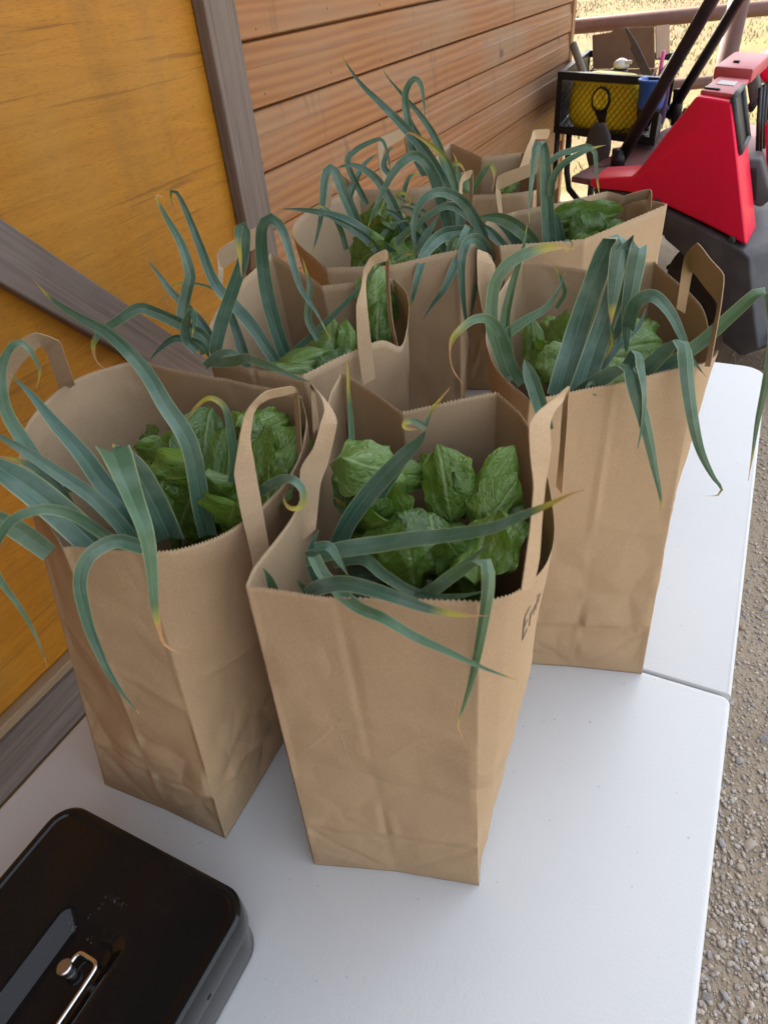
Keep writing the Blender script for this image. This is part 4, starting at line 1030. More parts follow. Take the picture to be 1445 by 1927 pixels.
# ================================================================== LEAFY GREENS
def gleaf(parent, u, v, s, ang, Lp, Wp, tilt=0.0, curl=.8, cup=.25, light=0.0, yaw=0.0, frill=1.0, seed=0):
    """a crinkled broad leaf centred at a photo point; ang = direction of its tip in the picture plane (deg, 90 = up);
    tilt / yaw turn its face away from the camera"""
    r = random.Random(seed*77+int(u*3+v)); C = at_s(u, v, s); k = mpp(C); L, Wd = Lp*k*1.30, Wp*k*1.45
    Vw = (CAM-C).normalized(); a = math.radians(ang); X = (CR-Vw*CR.dot(Vw)).normalized(); Y = Vw.cross(X)
    T = X*math.cos(a)+Y*math.sin(a); S = T.cross(Vw).normalized(); N = Vw.copy()
    R = Matrix.Rotation(math.radians(tilt), 3, S) @ Matrix.Rotation(math.radians(yaw+r.uniform(-22, 22)), 3, T)
    T, S, N = R @ T, R @ S, R @ N
    nu, nv = 18, 22; p = V((0, 0, 0)); d = T.copy(); pos = []; tn = []; sds = []; S0 = S.copy()
    kink = r.uniform(.35, .8); kinka = r.uniform(.1, .8)*(1 if r.random() < .75 else -.5); twist = r.uniform(-.7, .7)
    for j in range(nv+1):
        t = j/nv; pos.append(p.copy()); tn.append(d.copy()); sds.append(S0.copy())
        p = p+d*(L/nv); th = curl*.8*(.3+1.0*t)/nv+kinka*math.exp(-((t-kink)/.10)**2)*.22
        d = (Matrix.Rotation(-th, 3, S0) @ d).normalized()
        S0 = (Matrix.Rotation(twist/nv, 3, d) @ S0).normalized()
    mid = pos[nv//2]; vs = []; uv = []; at = []; fs = []; ph = r.uniform(0, 9); o = V((r.uniform(0, 50), r.uniform(0, 50), 0))
    bend = r.uniform(-.25, .25); rn = r.random(); cupL, cupR = cup*r.uniform(-.2, 1.2), cup*r.uniform(-.2, 1.2)
    wl, wr = r.uniform(.8, 1.1), r.uniform(.8, 1.1); fq = r.uniform(7, 12); amp = frill*r.uniform(.05, .11)
    flL, flR = r.uniform(-.4, .75), r.uniform(-.4, .75)
    for j in range(nv+1):
        t = j/nv; S1 = sds[j]; nrm = S1.cross(tn[j]).normalized()
        tt = abs(2*t**.74-1); hw = Wd*.5*max(.03, 1-tt**3.6)**.5
        if t < .15: hw *= .22+.78*(t/.15)**1.3
        for i in range(nu+1):
            x = -1+2*i/nu; e = abs(x); sdw = wl if x < 0 else wr
            sc = sdw*(1+.045*math.sin(t*27+ph)*e**3+.13*noise.noise(V((t*3+ph, 3*(1 if x > 0 else -1), 1)))*e+.02*noise.noise(V((t*17+ph, x, 1)))*e)
            big = .12*noise.noise(V((x*1.5, t*2.2, 9))+o)
            bl = .045*noise.noise(V((x*3.3, t*4.4, 0))+o)+.014*noise.noise(V((x*7.5, t*10, 3))+o)
            fr = amp*e**2*(math.sin(t*fq+ph+x*.9)+.5*math.sin(t*fq*2.1+ph*2))
            fold = -(cupL if x < 0 else cupR)*e**1.5-.30*(flL if x < 0 else flR)*max(0, e-.55)**1.6*2
            ribd = -.035*math.exp(-(x/.09)**2)+.012*math.sin((t*6.5-e*3.2)*2*PI)*min(1, e*3)*(1-e)
            pinch = 1-.22*max(0, abs(fold))
            q = C+(pos[j]-mid)+S1*(hw*x*sc*pinch+bend*Wd*(t-.5)**2)+nrm*(Wd*(fold+bl+big*(.4+e)+fr+ribd))
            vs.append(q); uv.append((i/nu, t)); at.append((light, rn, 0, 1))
    for j in range(nv):
        for i in range(nu): fs.append((j*(nu+1)+i, j*(nu+1)+i+1, (j+1)*(nu+1)+i+1, (j+1)*(nu+1)+i))
    return obj('leaf', vs, fs, M['greens'], parent, True, uv, at)
def bunch(key, label, L, low=None):
    g = BAGS[key]; c = sum((q for q in g.B.values()), V((0, 0, 0)))/8
    t = thing('leafy_greens', (c.x, c.y, ZT+.01), label, 'leafy greens', 'bunches of leafy greens in the paper bags')
    # stalk bundle that carries the leaves
    m = MB()
    rr = random.Random(ord(key))
    for k in range(5):
        a = k*1.256; m.tube([(c.x+.012*math.cos(a), c.y+.012*math.sin(a), ZT+.01), (c.x+.02*math.cos(a), c.y+.02*math.sin(a), .95), (c.x+.05*math.cos(a), c.y+.06*math.sin(a), 1.05)], .006, 7)
    mm = m.build('stalks', M['greens'], t, True)
    for k, a in enumerate(L):
        kw = a[6] if len(a) > 6 else {}
        gleaf(t, *a[:6], seed=k+ord(key), **kw)
        if rr.random() > .45: continue
        kw2 = dict(kw); kw2['light'] = kw.get('light', 0)*rr.uniform(.2, 1.1); kw2['tilt'] = kw.get('tilt', 0)+rr.uniform(-22, 8); kw2['yaw'] = rr.uniform(-35, 35)
        gleaf(t, a[0]+rr.uniform(-22, 22), a[1]+rr.uniform(-8, 24), a[2]+rr.uniform(.004, .02), a[3]+rr.uniform(-60, 60), a[4]*rr.uniform(.55, 1.15), a[5]*rr.uniform(.5, 1.2), seed=k+ord(key)+31, **kw2)
    # lower leaves filling the bag under the ones in sight
    cu = sum((q for q in g.T.values()), V((0, 0, 0)))/8
    for k in range(10):
        a = k*2.4; f = .1+.38*((k*.618) % 1)
        i = k % 6; e = g.edge(g.T, i, .5); x, y = lerp(cu.x, e.x, f), lerp(cu.y, e.y, f); z = (low or 1.035)-.035-.02*(k % 3)
        P = V((x, y, z)); d = P-CAM; uu = W/2+FPX*d.dot(CR)/d.dot(CF); vv = H/2-FPX*d.dot(CU)/d.dot(CF)
        gleaf(t, uu, vv, depth(x, y), rr.uniform(0, 360), .075/mpp(P), .065/mpp(P), rr.uniform(-60, -20), rr.uniform(.3, 1.2), .2, 0, rr.uniform(-40, 40), 1, k+50)
    return t
bunch('A', 'dark crinkled leafy greens in the front bag below the long orange tipped leek blade', [
    (735, 885, .46, -12, 165, 92, dict(tilt=-25, curl=.9, cup=.30, light=.30, frill=1.3)),
    (675, 905, .475, 75, 120, 60, dict(tilt=-10, curl=.6, yaw=30, light=.05)),
    (838, 908, .455, 100, 120, 74, dict(tilt=10, curl=.9, cup=.3, yaw=-20, light=.0)),
    (890, 930, .45, -45, 90, 60, dict(tilt=-20, curl=.8)),
    (928, 905, .45, 58, 125, 56, dict(tilt=5, curl=.7, cup=.5, light=.05)),
    (945, 945, .43, 50, 110, 60, dict(tilt=-5, curl=.6, cup=.45, light=.12)),
    (815, 990, .405, 98, 130, 112, dict(tilt=-18, curl=1.3, cup=.34, light=.24, frill=.5)),
    (725, 962, .44, 150, 110, 76, dict(tilt=-35, curl=.8)),
    (715, 1012, .40, 160, 100, 74, dict(tilt=-25, curl=.9, light=.08)),
    (775, 1072, .365, -80, 115, 96, dict(tilt=-30, curl=.9, light=.10)),
    (870, 1060, .37, -60, 110, 80, dict(tilt=-40, curl=.8)),
    (905, 1025, .37, 80, 120, 80, dict(tilt=-15, curl=.6, cup=.5, light=.06)),
    (950, 1020, .375, 65, 100, 66, dict(tilt=-20, curl=.7)),
    (960, 980, .40, 20, 80, 60, dict(tilt=-30, curl=.7)),
    (690, 990, .42, 200, 80, 60, dict(tilt=-30))])
bunch('B', 'leafy greens in the left bag with a smooth leaf seen through the front handle', [
    (308, 880, .56, 200, 110, 86, dict(tilt=-25, curl=.8, light=.12)),
    (330, 925, .50, 240, 110, 84, dict(tilt=-30, curl=.8, light=.05)),
    (385, 845, .56, 78, 135, 84, dict(tilt=-10, curl=.6, cup=.35, light=.38, frill=.8)),
    (430, 880, .52, 85, 120, 66, dict(tilt=-5, curl=.8, cup=.4, light=.15)),
    (478, 862, .50, 92, 110, 66, dict(tilt=-5, curl=1.2, cup=.5, light=.30, frill=.3)),
    (505, 785, .56, 20, 110, 66, dict(tilt=-30, curl=.6, light=.04)),
    (510, 820, .54, 15, 110, 60, dict(tilt=-30, curl=.8, light=.12)),
    (545, 840, .53, 62, 120, 60, dict(tilt=0, curl=.6, cup=.4)),
    (540, 880, .50, 70, 80, 54, dict(tilt=-10, curl=.6, light=.15)),
    (395, 955, .47, 270, 120, 120, dict(tilt=-35, curl=.8, light=.05)),
    (430, 985, .43, 250, 90, 90, dict(tilt=-45, curl=.8)),
    (345, 970, .46, 250, 100, 90, dict(tilt=-40, curl=.8)),
    (280, 840, .60, 110, 70, 50, dict(tilt=-10, light=.15)),
    (505, 915, .46, 90, 80, 60, dict(tilt=-30))])
bunch('C', 'bright leafy greens in the right bag around the tall folded leek blades', [
    (1045, 640, .72, 130, 100, 70, dict(tilt=-25, curl=.7, light=.30)),
    (1030, 672, .68, 110, 90, 60, dict(tilt=-15, curl=.6, light=.12, cup=.4)),
    (1075, 605, .77, 40, 90, 60, dict(tilt=-35, curl=.7, light=.20)),
    (1055, 680, .66, 60, 70, 55, dict(tilt=-20, curl=.8, light=.32)),
    (1180, 655, .68, 15, 130, 90, dict(tilt=-30, curl=.6, light=.14, frill=.5)),
    (1195, 620, .74, 60, 90, 60, dict(tilt=-20, curl=.8)),
    (1140, 700, .63, 30, 100, 60, dict(tilt=-25, curl=.8, light=.14)),
    (1170, 590, .78, 80, 80, 50, dict(tilt=-20, curl=.8, light=.2)),
    (1010, 650, .70, 100, 80, 34, dict(tilt=0, curl=.4, light=.25, cup=.4))])
bunch('D', 'leafy greens behind the left bag with one big cupped leaf near the narrow handle', [
    (622, 632, .78, 95, 96, 92, dict(tilt=-8, curl=1.2, cup=.45, light=.30, frill=.3)),
    (662, 640, .77, 80, 84, 44, dict(tilt=0, curl=.8, cup=.4, light=.12)),
    (600, 676, .70, 12, 130, 52, dict(tilt=-25, curl=.6, cup=.4, light=.32, frill=.3)),
    (570, 690, .67, 10, 110, 44, dict(tilt=-25, curl=.6, light=.28, frill=.3)),
    (708, 548, .84, 85, 100, 54, dict(tilt=-5, curl=.7, cup=.4, light=.25)),
    (712, 600, .80, 85, 90, 46, dict(tilt=0, curl=.7, cup=.4, light=.05)),
    (640, 690, .69, 30, 80, 44, dict(tilt=-25, light=.1))], 1.05)
bunch('E', 'dark leafy greens deep in the middle bag under the arching leeks', [
    (715, 408, 1.12, 80, 80, 66, dict(tilt=-10, curl=.8, light=.15)),
    (735, 435, 1.08, 100, 90, 56, dict(tilt=-10, curl=.8)),
    (700, 455, 1.06, 200, 80, 60, dict(tilt=-25, curl=.8)),
    (690, 480, 1.02, 220, 70, 56, dict(tilt=-25, curl=.8, light=.2)),
    (760, 450, 1.06, 70, 80, 60, dict(tilt=-10, curl=.8)),
    (770, 480, 1.02, 20, 80, 60, dict(tilt=-25, curl=.8)),
    (830, 455, 1.08, 20, 80, 60, dict(tilt=-25, curl=.8))])
bunch('F', 'pale frilly cabbage leaf over dark greens behind the right bag', [
    (1094, 412, 1.05, 5, 112, 52, dict(tilt=-10, curl=.9, cup=.25, light=.85, frill=1.6)),
    (1060, 430, 1.06, 200, 60, 50, dict(tilt=-15, curl=.8, light=.4)),
    (1100, 450, 1.02, 70, 90, 66, dict(tilt=-10, curl=.8)),
    (1075, 465, 1.0, 100, 70, 56, dict(tilt=-15, curl=.8, light=.1)),
    (1140, 440, 1.04, 40, 80, 50, dict(tilt=-10, curl=.8)),
    (1120, 472, 1.0, 10, 80, 50, dict(tilt=-20, curl=.8))])
bunch('H', 'a few leafy greens low in the rearmost bag beside the siding', [
    (868, 345, 1.40, 90, 40, 26, dict(tilt=-15, curl=.8)),
    (955, 345, 1.38, 60, 40, 30, dict(tilt=-15, curl=.8))], .97)

# ================================================================== CASH BOX
def build_cash():
    X0, X1, Y0, Y1 = -.246, -.006, -.770, -.468
    t = thing('cash_box', ((X0+X1)/2, (Y0+Y1)/2, ZT), 'glossy black metal cash box with a wire handle on the white table', 'cash box')
    rad = (.028,)*4
    vs, fs = shell(X0+.003, X1-.003, Y0+.003, Y1-.003, rad, [(.004, .001), (.001, .003), (0, .006), (0, .0500)], ZT)
    autosmooth(obj('base', vs, fs, M['blackgloss'], t), 40)
    # lid: rolled rim, sunken panel edge, and a handle well
    prof = [(.003, .0520), (.0004, .0528), (0, .0545), (0, .0815), (.0009, .0860), (.0032, .0885), (.0062, .0892), (.0088, .0889), (.0108, .0872), (.013, .0870), (.0225, .0872)]
    ring = []
    vs = []; fs = []
    for ins, dz in prof:
        rg = rrect(X0+ins, X1-ins, Y0+ins, Y1-ins, [max(.004, r-ins) for r in rad]); n = len(rg); vs += [(x, y, ZT+dz) for x, y in rg]
    for i in range(len(prof)-1):
        for k in range(n): fs.append((i*n+k, i*n+(k+1) % n, (i+1)*n+(k+1) % n, (i+1)*n+k))
    cx, cy = (X0+X1)/2, (Y0+Y1)/2; hx, hy = .038, .076; top = (len(prof)-1)*n
    for ins, dz in ((-.004, .0872), (0, .0872), (.0012, .0866), (.0125, .0738), (.0145, .0728), (.022, .0728)):
        rg = rrect(cx-hx+ins, cx+hx-ins, cy-hy+ins, cy+hy-ins, [max(.003, .012-ins*.3)]*4); b0 = len(vs); vs += [(x, y, ZT+dz) for x, y in rg]
        for k in range(n): fs.append((top+k, top+(k+1) % n, b0+(k+1) % n, b0+k))
        top = b0
    fs.append(tuple(top+k for k in range(n)))
    autosmooth(obj('lid', vs, fs, M['blackgloss'], t), 28)
    zf = ZT+.0728; P = [(-.002, .035), (-.002, -.035)]
    for sy in (1, -1):
        MB().lathe((cx-.002, cy+.035*sy, zf), [(.0060, -.001), (.0045, .001), (.0045, .010), (.0066, .0105), (.0068, .0135), (.0055, .0145)], 20).build('handle_pin', M['copper'], t, False)
    z = zf+.0075; x0 = cx-.002; x1 = cx+.024
    pth = [(x0, cy+.034, z), (x0, cy+.046, z), (x0+.003, cy+.050, z+.0015), (x1-.004, cy+.050, z+.003), (x1, cy+.046, z+.003),
           (x1, cy-.046, z+.003), (x1-.004, cy-.050, z+.003), (x0+.003, cy-.050, z+.0015), (x0, cy-.046, z), (x0, cy-.034, z)]
    fine = []
    for k in range(len(pth)-1):
        a, b = V(pth[k]), V(pth[k+1])
        for q in range(6): fine.append(a.lerp(b, q/6))
    fine.append(V(pth[-1]))
    for _ in range(2): fine = [fine[0]]+[(fine[k-1]+fine[k]*2+fine[k+1])/4 for k in range(1, len(fine)-1)]+[fine[-1]]
    MB().tube(fine, .0020, 12).build('handle', M['chrome'], t, True)
    for yy in (-.545, -.575, -.605, -.635):
        MB().box((X1+.0002, yy, ZT+.060), (.0012, .005, .0016), None, .0004).build('rivet', M['black'], t)
build_cash()

# ================================================================== RED TRACTOR
TO = V((.30, 2.44, 0)); TA = V((-.8, .6, 0)); TB = V((.6, .8, 0)); UP = V((0, 0, 1))
def vl(a, b_, z): return TO+TA*a+TB*b_+UP*z
tr = thing('garden_tractor', vl(.5, .4, 0), 'red utility tractor with black fender and roll bars parked past the table', 'tractor')
side = [(.385, .984), (.218, .978), (-.002, .50), (.203, .534), (.446, .564), (.676, .575), (.905, .548), (.940, .562), (.925, .592), (.660, .644), (.630, .675), (.512, .829)]
TQ = V((.10, .995, 0))
def vq(a, b_, z): return TO+TA*a+TQ*b_+UP*z
def at_plane(u, v, P0, N):
    d = ray(u, v); return CAM+d*((P0-CAM).dot(N)/d.dot(N))
RV = Matrix((TA, TB, UP)).transposed(); RQ = Matrix((TA, TQ, UP)).transposed()
def _bx(name, a, b_, z, sa, sb, sz, mat, bev, par):
    m = MB().box(vl(a, b_, z), (sa, sb, sz), RV, bev); return autosmooth(m.build(name, mat, par), 40)
def _bq(name, a, b_, z, sa, sb, sz, mat, bev, par):
    m = MB().box(vq(a, b_, z), (sa, sb, sz), RQ, bev); return autosmooth(m.build(name, mat, par), 40)
body = autosmooth(MB().prism([vl(a, 0, z) for a, z in side], TQ*.24, .014).build('body_panel', M['red'], tr), 40)
_bq('top_cover', .302, .215, .988, .158, .34, .018, M['redpale'], .006, tr)
_bq('top_cover', .315, .62, 1.005, .20, .44, .055, M['redpale'], .014, tr)
_bq('sticker', .300, .24, .9985, .085, .09, .003, M['label'], 0, tr)
_bq('latch', .335, .085, 1.000, .075, .022, .008, M['black'], .002, tr)
_bq('latch', .330, .52, 1.036, .03, .03, .012, M['black'], .003, tr)
E0, E1 = vl(.218, 0, .978), vl(-.002, 0, .50); NF = (E1-E0).cross(TQ).normalized()
if NF.dot(CAM-E0) < 0: NF = -NF
wn = [at_plane(u, v, E0, NF) for u, v in ((1376, 187), (1393, 164), (1404, 260), (1389, 288))]
fr = MB()
for k in range(4): fr.tube([wn[k]+NF*.006, wn[(k+1) % 4]+NF*.006], .011, 8)
win = fr.build('window_frame', M['rubber'], tr, True)
MB().prism([p+NF*.003 for p in wn], NF*-.01).build('window_pane', M['black'], win)
def px(mat, name, pts, yy, dep, bev=.01):
    P = []
    for u, v in pts:
        d = ray(u, v); P.append(CAM+d*((yy-CAM.y)/d.y))
    return autosmooth(MB().prism(P, V((0, dep, 0)), bev).build(name, mat, tr), 40)
for u, v in ((1236, 381), (1376, 452)):
    c = at_plane(u, v, vl(0, -.004, 0), TB)
    MB().lathe(c, [(.016, -.004), (.016, .002), (.011, .006)], 12, Matrix((TA, UP, -TB)).transposed()).build('bolt', M['rubber'], tr)
px(M['rubber'], 'bracket', [(1401, 138), (1424, 136), (1432, 175), (1410, 200)], 3.10, .10)
px(M['red'], 'hood', [(1416, 128), (1436, 112), (1500, 98), (1500, 190), (1445, 172), (1424, 142)], 3.55, .45, .03)
px(M['red'], 'side_panel', [(1438, 236), (1450, 225), (1480, 300), (1470, 335), (1441, 318)], 2.95, .08)
px(M['rubber'], 'console', [(1397, 300), (1432, 300), (1452, 375), (1430, 392), (1402, 380)], 2.75, .16, .012)
px(M['black'], 'console_slot', [(1412, 318), (1425, 318), (1423, 378), (1408, 372)], 2.735, .03, .003)
# deck between panel and basket
dk = MB().prism([vl(.52, .42, .55), vl(.92, .03, .55), vl(1.14, .06, .525), vl(1.26, .30, .52), vl(1.55, 1.25, .57), vl(.75, 1.35, .60)], UP*.03, .006)
autosmooth(dk.build('deck', M['deck'], tr), 40)
# roll bars
def bar(name, pts, r, mat, n=14): return MB().tube(pts, r, n).build(name, mat, tr, True)
p0 = vl(1.115, .33, .555); p1 = vl(.70, .36, 1.285); dd = (p1-p0)
bar('roll_bar', [p0+dd*-.02, p0+dd*.5, p1, p1+dd*.55], .030, M['black'])
b0 = vl(1.46, 1.02, .66); b1 = vl(1.118, 1.0, 1.202); dd = (b1-b0)
bar('roll_bar', [b0, b0+dd*.5, b1, b1+dd*.6], .028, M['black'])
bar('bar_foot', [vl(1.085, .31, .54), vl(1.085, .31, .65)], .036, M['black'])
_bx('foot_plate', 1.09, .31, .560, .16, .12, .012, M['black'], .003, tr)
bar('bar_foot', [vl(1.40, 1.02, .62), vl(1.42, 1.02, .80)], .03, M['black'])
bar('support_strut', [vl(1.02, .60, .61), vl(.98, .62, .80)], .014, M['black'])
_bx('reflector', .99, .72, .64, .03, .02, .02, M['redpale'], .004, tr)
# black plastic fender below the red panel, flared toward the table
def fender():
    prof = [(.445, .552), (.203, .522), (.0, .488), (-.045, .470), (-.10, .36), (-.165, .24), (-.215, .16), (-.15, .10), (-.05, .12), (.05, .26), (.16, .36), (.27, .40), (.40, .44)]
    fr_ = [vl(a, -.02-.10*max(0, (.5-z)), z) for a, z in prof]
    return autosmooth(MB().prism(fr_, TB*.50, .012).build('fender', M['rubber'], tr), 40)
fender()
autosmooth(MB().prism([vl(.92, .01, .548), vl(.66, .01, .573), (vl(.45, .01, .562)), vl(.42, .01, .44), vl(.60, .01, .40), vl(.88, .01, .46)], TB*.45, .01).build('skirt', M['rubber'], tr), 40)
Mw = Matrix((TA, UP, -TB)).transposed()
tw = MB().lathe(vl(.30, .24, .20), [(.07, -.09), (.15, -.10), (.20, -.085), (.215, -.05), (.215, .05), (.20, .085), (.15, .10), (.07, .09)], 36, Mw)
ty = tw.build('tyre', M['tyre'], tr, True)
lug = MB()
for k in range(22):
    a = 2*PI*k/22; c = vl(.30, .24, .20)+Mw @ V((math.cos(a)*.216, math.sin(a)*.216, 0))
    R = Mw @ Matrix.Rotation(a, 3, 'Z') @ Matrix.Rotation(.5*(1 if k % 2 else -1), 3, 'X')
    lug.box(c, (.022, .022, .15), R, .004)
lug.build('tread_lugs', M['tyre'], ty)
tw2 = MB().lathe(vl(.35, 1.0, .20), [(.07, -.09), (.15, -.10), (.20, -.085), (.215, -.05), (.215, .05), (.20, .085), (.15, .10), (.07, .09)], 30, Mw)
tw2.build('tyre', M['tyre'], tr, True)
# foot well to the right
fw = MB().prism([vl(-.03, .06, .40), vl(-.14, .06, .215), vl(-.20, .06, .19), vl(-.62, .06, .19), vl(-.62, .06, .17), vl(-.20, .06, .17), vl(-.12, .06, .185), vl(.0, .06, .38)], TB*.62, .004)
autosmooth(fw.build('footplate', M['plate'], tr), 40)
rim_ = MB().tube([vl(-.03, .05, .40), vl(-.12, .04, .235), vl(-.20, .03, .195), vl(-.62, .03, .195)], .018, 10); rim_.build('footplate_edge', M['rubber'], tr, True)
for k in range(4):
    bar('lever', [at_s(1424+6*k, 292-6*k, 3.15+.05*k), at_s(1426+6*k, 230-8*k, 3.2+.05*k), at_s(1430+7*k, 165-6*k, 3.25+.05*k)], .008, M['black'], 8)
bar('steering_tube', [at_s(1410, 205, 3.3), at_s(1432, 172, 3.35), at_s(1470, 140, 3.4)], .018, M['black'])

# wire basket on the front
BO = V((-.885, 3.975, 0)); BU = V((.624, -.302, 0)).normalized(); BD = V((-.06, 1, 0)).normalized()     # front left corner, along the front, depth
def vb(a, b_, z): return BO+BU*a+BD*b_+UP*z
RB = Matrix((BU, BD, UP)).transposed()
BA0, BA1, BB0, BB1, BZ0, BZ1 = 0.0, .70, .0, .95, .60, .915
bk = MB()
def bb(m, a0, a1, b0, b1, z0, z1): m.box(vb((a0+a1)/2, (b0+b1)/2, (z0+z1)/2), (abs(a1-a0), abs(b1-b0), abs(z1-z0)), RB, .003)
e = .040
for (b_,) in ((BB0,), (BB1,)):
    bb(bk, BA0, BA1, b_-e/2, b_+e/2, BZ1-e, BZ1); bb(bk, BA0, BA1, b_-e/2, b_+e/2, BZ0, BZ0+e)
for a_ in (BA0+e/2, BA1-e/2):
    bb(bk, a_-e/2, a_+e/2, BB0+e/2+.001, BB1-e/2-.001, BZ1-e+.002, BZ1-.002); bb(bk, a_-e/2, a_+e/2, BB0+e/2+.001, BB1-e/2-.001, BZ0+.002, BZ0+e-.002)
    for b_ in (BB0, BB1): bb(bk, a_-e/2, a_+e/2, b_-e/2+.002, b_+e/2-.002, BZ0+e+.001, BZ1-e-.001)
basket = bk.build('basket', M['black'], tr)
def mesh_panel(o, du, dv, U, Vv, mat):
    """expanded metal: zigzag strands in the rectangle o + U*[0,du] + V*[0,dv]"""
    m = MB(); px, py, th = .036, .020, .0023; N = U.cross(Vv); nrow = int(dv/py)
    for r_ in range(nrow):
        y = r_*py; n = int(du/px*2); pts = []
        for k in range(n+1):
            pts.append(o+U*(k*px/2)+Vv*(y+(py/2 if (k+r_) % 2 else -py/2)*.92+py/2))
        vs = []; fs = []
        for p in pts: vs += [p-Vv*th, p+Vv*th+N*.002]
        for k in range(len(pts)-1): fs.append((2*k, 2*k+1, 2*k+3, 2*k+2))
        m.add(vs, fs)
    p = m.build('mesh_panel', mat, basket); tag(p, kind='stuff'); return p
mesh_panel(vb(BA0+e, BB0, BZ0+e), BA1-BA0-2*e, BZ1-BZ0-2*e, BU, UP, M['mesh'])
for a_ in (BA0+e*.75, BA1-e*.75):
    MB().box(vb(a_, (BB0+BB1)/2, (BZ0+BZ1)/2), (.004, BB1-BB0-e-.004, BZ1-BZ0-2*e-.004), RB).build('side_plate', M['mesh'], basket)
mesh_panel(vb(BA0+e, BB1, BZ0+e), BA1-BA0-2*e, BZ1-BZ0-2*e, BU, UP, M['mesh'])
autosmooth(MB().box(vb(.35, .475, BZ0+.008), (.63, .91, .006), RB, 0).build('basket_floor', M['mesh'], basket), 40)
bar('basket_leg', [vb(.03, .0, .61), vb(.035, .0, .33)], .016, M['black'])
bar('basket_leg', [vb(.115, .01, .61), vb(.125, .0, .40), vb(.16, -.03, .31), vb(.26, -.1, .27), vb(.60, -.25, .28)], .018, M['black'])
bar('basket_leg', [vb(.62, .3, .61), vb(.70, .2, .52)], .018, M['black'])
bar('basket_leg', [vb(.66, .9, .61), vb(.9, .6, .55)], .018, M['black'])

# ------------------------------------------------------------------ what the basket holds
def crumple(c, sz, M3, seed, amp=.12, sub=4, power=.7):
    bm = bmesh.new(); bmesh.ops.create_icosphere(bm, subdivisions=sub, radius=1)
    vs = []
    for q in bm.verts:
        d = q.co.normalized(); sg = lambda x: math.copysign(abs(x)**power, x)
        p = V((sg(d.x), sg(d.y), sg(d.z)))*(1+amp*noise.noise(d*2.2+V((seed, 0, 0)))+amp*.6*(1-2*abs(noise.noise(d*4+V((seed, 5, 0))))))
        vs.append(V(c)+M3 @ V((p.x*sz[0], p.y*sz[1], p.z*sz[2])))
    bm.verts.index_update(); fs = [[q.index for q in f.verts] for f in bm.faces]; bm.free(); return vs, fs
yb = thing('yellow_sack', vb(.30, .11, .64), 'crumpled yellow plastic sack with a black clip behind the basket mesh', 'sack')
vs, fs = crumple(vb(.325, .105, .762), (.235, .075, .140), RB, 3.3, .10, 4, .5)
obj('sack_body', vs, fs, M['yellow'], yb)
MC = Matrix((BU, UP, -BD)).transposed()
ck = MB().lathe(vb(.315, .020, .785), [(.062, -.012), (.066, 0), (.062, .006), (.03, .008)], 26, MC).build('clip', M['black'], yb, True)
MB().lathe(vb(.312, .0075, .790), [(.050, -.002), (.052, .002), (.036, .003), (.034, .0005), (.020, .0005)], 24, MC).build('dial', M['yellow'], ck, True)
MB().prism([vb(.265, .016, .755), vb(.365, .016, .755), vb(.360, .016, .665), vb(.325, .016, .660)], BD*.014, .004).build('strap', M['black'], yb)
vs, fs = crumple(vb(.575, .10, .74), (.07, .05, .10), RB, 8.8, .14)
tag(obj('cloth_bundle', vs, fs, M['print'], loc=vb(.575, .10, .65)), 'small brown cloth bundle in the basket right of the yellow sack', 'bundle')
cb = thing('cardboard_box', vb(.34, .62, .64), 'open cardboard box standing in the wire basket of the tractor', 'cardboard box')
def card(name, pts, th=.006):
    n = (V(pts[1])-V(pts[0])).cross(V(pts[2])-V(pts[0])).normalized()
    return MB().prism(pts, n*th).build(name, M['card'], cb)
def bpx(u, v, b_): return at_plane(u, v, vb(0, b_, 0), V((BU.y, -BU.x, 0)))
f0 = [bpx(1116, 130, .62), bpx(1232, 128, .62), bpx(1231, 50, .62), bpx(1165, 53, .62), bpx(1150, 60, .62), bpx(1115, 66, .62)]
def drop(p, z): return V((p.x, p.y, z))
card('raised_flap', f0)
card('side_flap', [bpx(1233, 112, .615), bpx(1258, 100, .75), bpx(1258, 46, .75), bpx(1232, 49, .615)])
card('back_panel', [drop(f0[0], .62), drop(f0[1], .62), f0[1]-UP*.003, f0[0]-UP*.003])
g0 = [drop(p-BD*.25, .62) for p in (f0[0], f0[1])]
card('front_panel', [g0[0], g0[1], g0[1]+UP*.25, g0[0]+UP*.25])
card('side_panel', [g0[0]-BU*.008, drop(f0[0], .62)-BU*.008-BD*.01, drop(f0[0], .86)-BU*.008-BD*.01, g0[0]+UP*.24-BU*.008])
card('side_panel', [g0[1]+BU*.008, drop(f0[1], .62)+BU*.008-BD*.01, drop(f0[1], .88)+BU*.008-BD*.01, g0[1]+UP*.24+BU*.008])
card('floor_panel', [g0[0]+BD*.01+UP*.002, g0[1]+BD*.01+UP*.002, drop(f0[1], .622)-BD*.01, drop(f0[0], .622)-BD*.01])
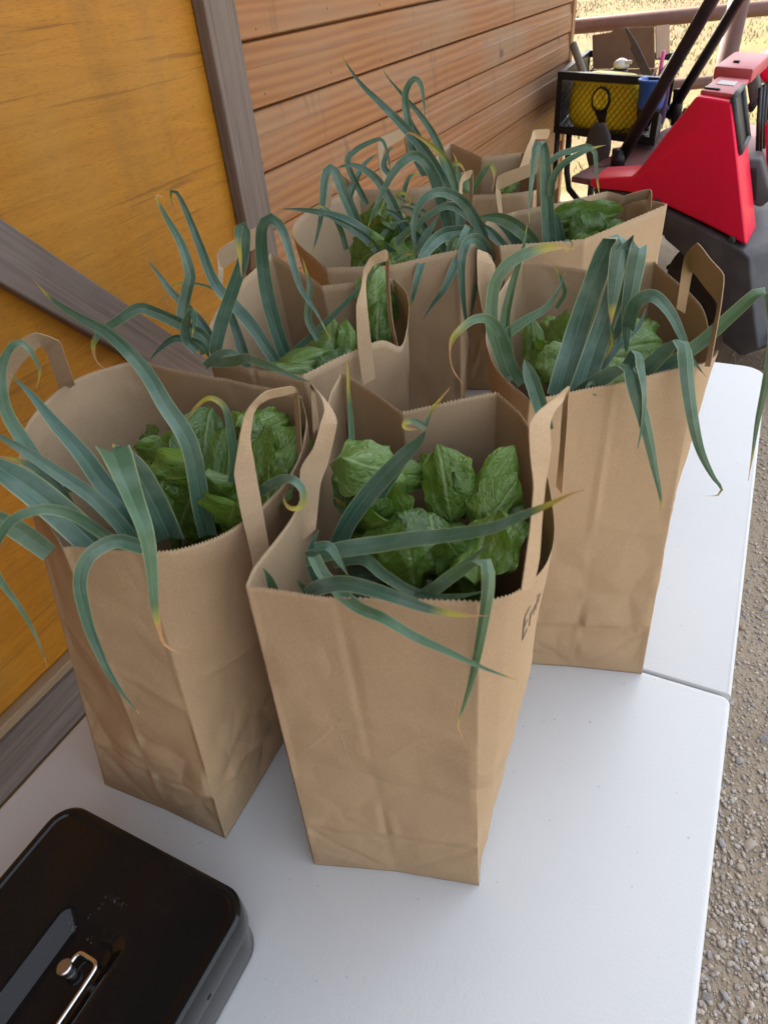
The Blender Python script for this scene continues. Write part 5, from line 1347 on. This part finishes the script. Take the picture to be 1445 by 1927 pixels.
# wooden handle sticking out at the left
h1 = bpx(1077, 82, .25); h0 = bpx(1102, 150, .25); h0 = h1+(h0-h1)*2.2
o = MB().tube([h0, h1], .022, 12); tag(o.build('tool_handle', M['pale'], smooth=True, loc=h0), 'grey round wooden tool handle leaning out of the left basket corner', 'tool handle')
jc = drop(bpx(1164, 128, .22), .64)
jr = thing('spray_bottle', jc, 'black bottle with a white cap poking up in front of the cardboard box', 'bottle')
jt = bpx(1164, 128, .22).z-.64
MB().lathe(jc, [(.055, 0), (.060, .03), (.060, jt-.05), (.055, jt-.02), (.040, jt)], 22).build('bottle_body', M['black'], jr, True)
MB().lathe(jc+UP*(jt+.001)+BU*.012+BD*.01, [(.042, 0), (.044, .02), (.032, .035), (.012, .045)], 20).build('cap', M['white'], jr, True)
MB().box(jc+UP*(jt+.03)+BU*.05, (.06, .02, .018), RB, .004).build('nozzle', M['white'], jr)
# flat rusty stake
a1 = bpx(1176, 52, .30); a0 = bpx(1222, 150, .12); a0 = a1+(a0-a1)*1.6
st = MB(); d = (a1-a0).normalized(); sd = d.cross(BD).normalized()
st.prism([a0-sd*.022, a0+sd*.022, a0.lerp(a1, .78)+sd*.022, a0.lerp(a1, .80)+sd*.010, a1+sd*.004, a1-sd*.006, a0.lerp(a1, .78)-sd*.018], BD*.012, .001)
tag(st.build('flat_stake', M['stake'], loc=a0), 'flat dark stake with a stepped pointed end leaning on the cardboard', 'stake')
# blue cup hung on the rail, purple strip, pink pen
CC = drop(bpx(1226, 178, -.06), 0)
cp = thing('blue_cup', CC+UP*.66, 'blue plastic cup hung on the basket rail behind the black roll bar', 'cup')
zt, zb = bpx(1226, 147, -.06).z, bpx(1226, 203, -.06).z
MB().lathe(CC+UP*zb, [(.058, 0), (.062, .004), (.072, zt-zb-.012), (.078, zt-zb-.010), (.078, zt-zb), (.069, zt-zb), (.058, .012)], 28).build('cup_body', M['blue'], cp, True)
MB().lathe(CC+UP*(zb-.02), [(.050, 0), (.054, .019)], 24).build('cup_foot', M['black'], cp, True)
ps = CC+BU*.090-BD*.02+UP*((zt+zb)/2-.01)
tag(MB().box(ps, (.016, .012, .24), RB, .003).build('purple_strip', M['purple'], loc=ps), 'thin purple strip hanging beside the blue cup', 'strip')
k0, k1_ = bpx(1243, 128, .35), bpx(1248, 95, .35); k0 = k1_+(k0-k1_)*2.6
tag(MB().tube([k0, k1_], .011, 10).build('pink_marker', M['pink'], smooth=True, loc=k0), 'pink marker sticking up at the right of the cardboard box', 'marker')
# charcoal hand scoop hanging under the basket
sc_ = thing('hand_scoop', vl(1.38, .40, .60), 'charcoal grey scoop hanging blade up below the basket front', 'scoop')
pv = []
for j in range(11):
    t = j/10; wd = .066*math.sin(PI*min(1, .12+t*.75))**.8*(1 if t < .8 else 1-(t-.8)*1.6)
    for i in range(9):
        x = -1+i/4; pv.append(vl(1.385+wd*1.5*x, .42+.022*x*x, .480+.24*t))
pf = [(j*9+i, j*9+i+1, (j+1)*9+i+1, (j+1)*9+i) for j in range(10) for i in range(8)]
o = obj('blade', pv, pf, M['scoop'], sc_); md = o.modifiers.new('thick', 'SOLIDIFY'); md.thickness = .004
MB().tube([vl(1.40, .425, .50), vl(1.395, .43, .42), vl(1.39, .43, .30)], .018, 12).build('handle', M['scoop'], sc_, True)
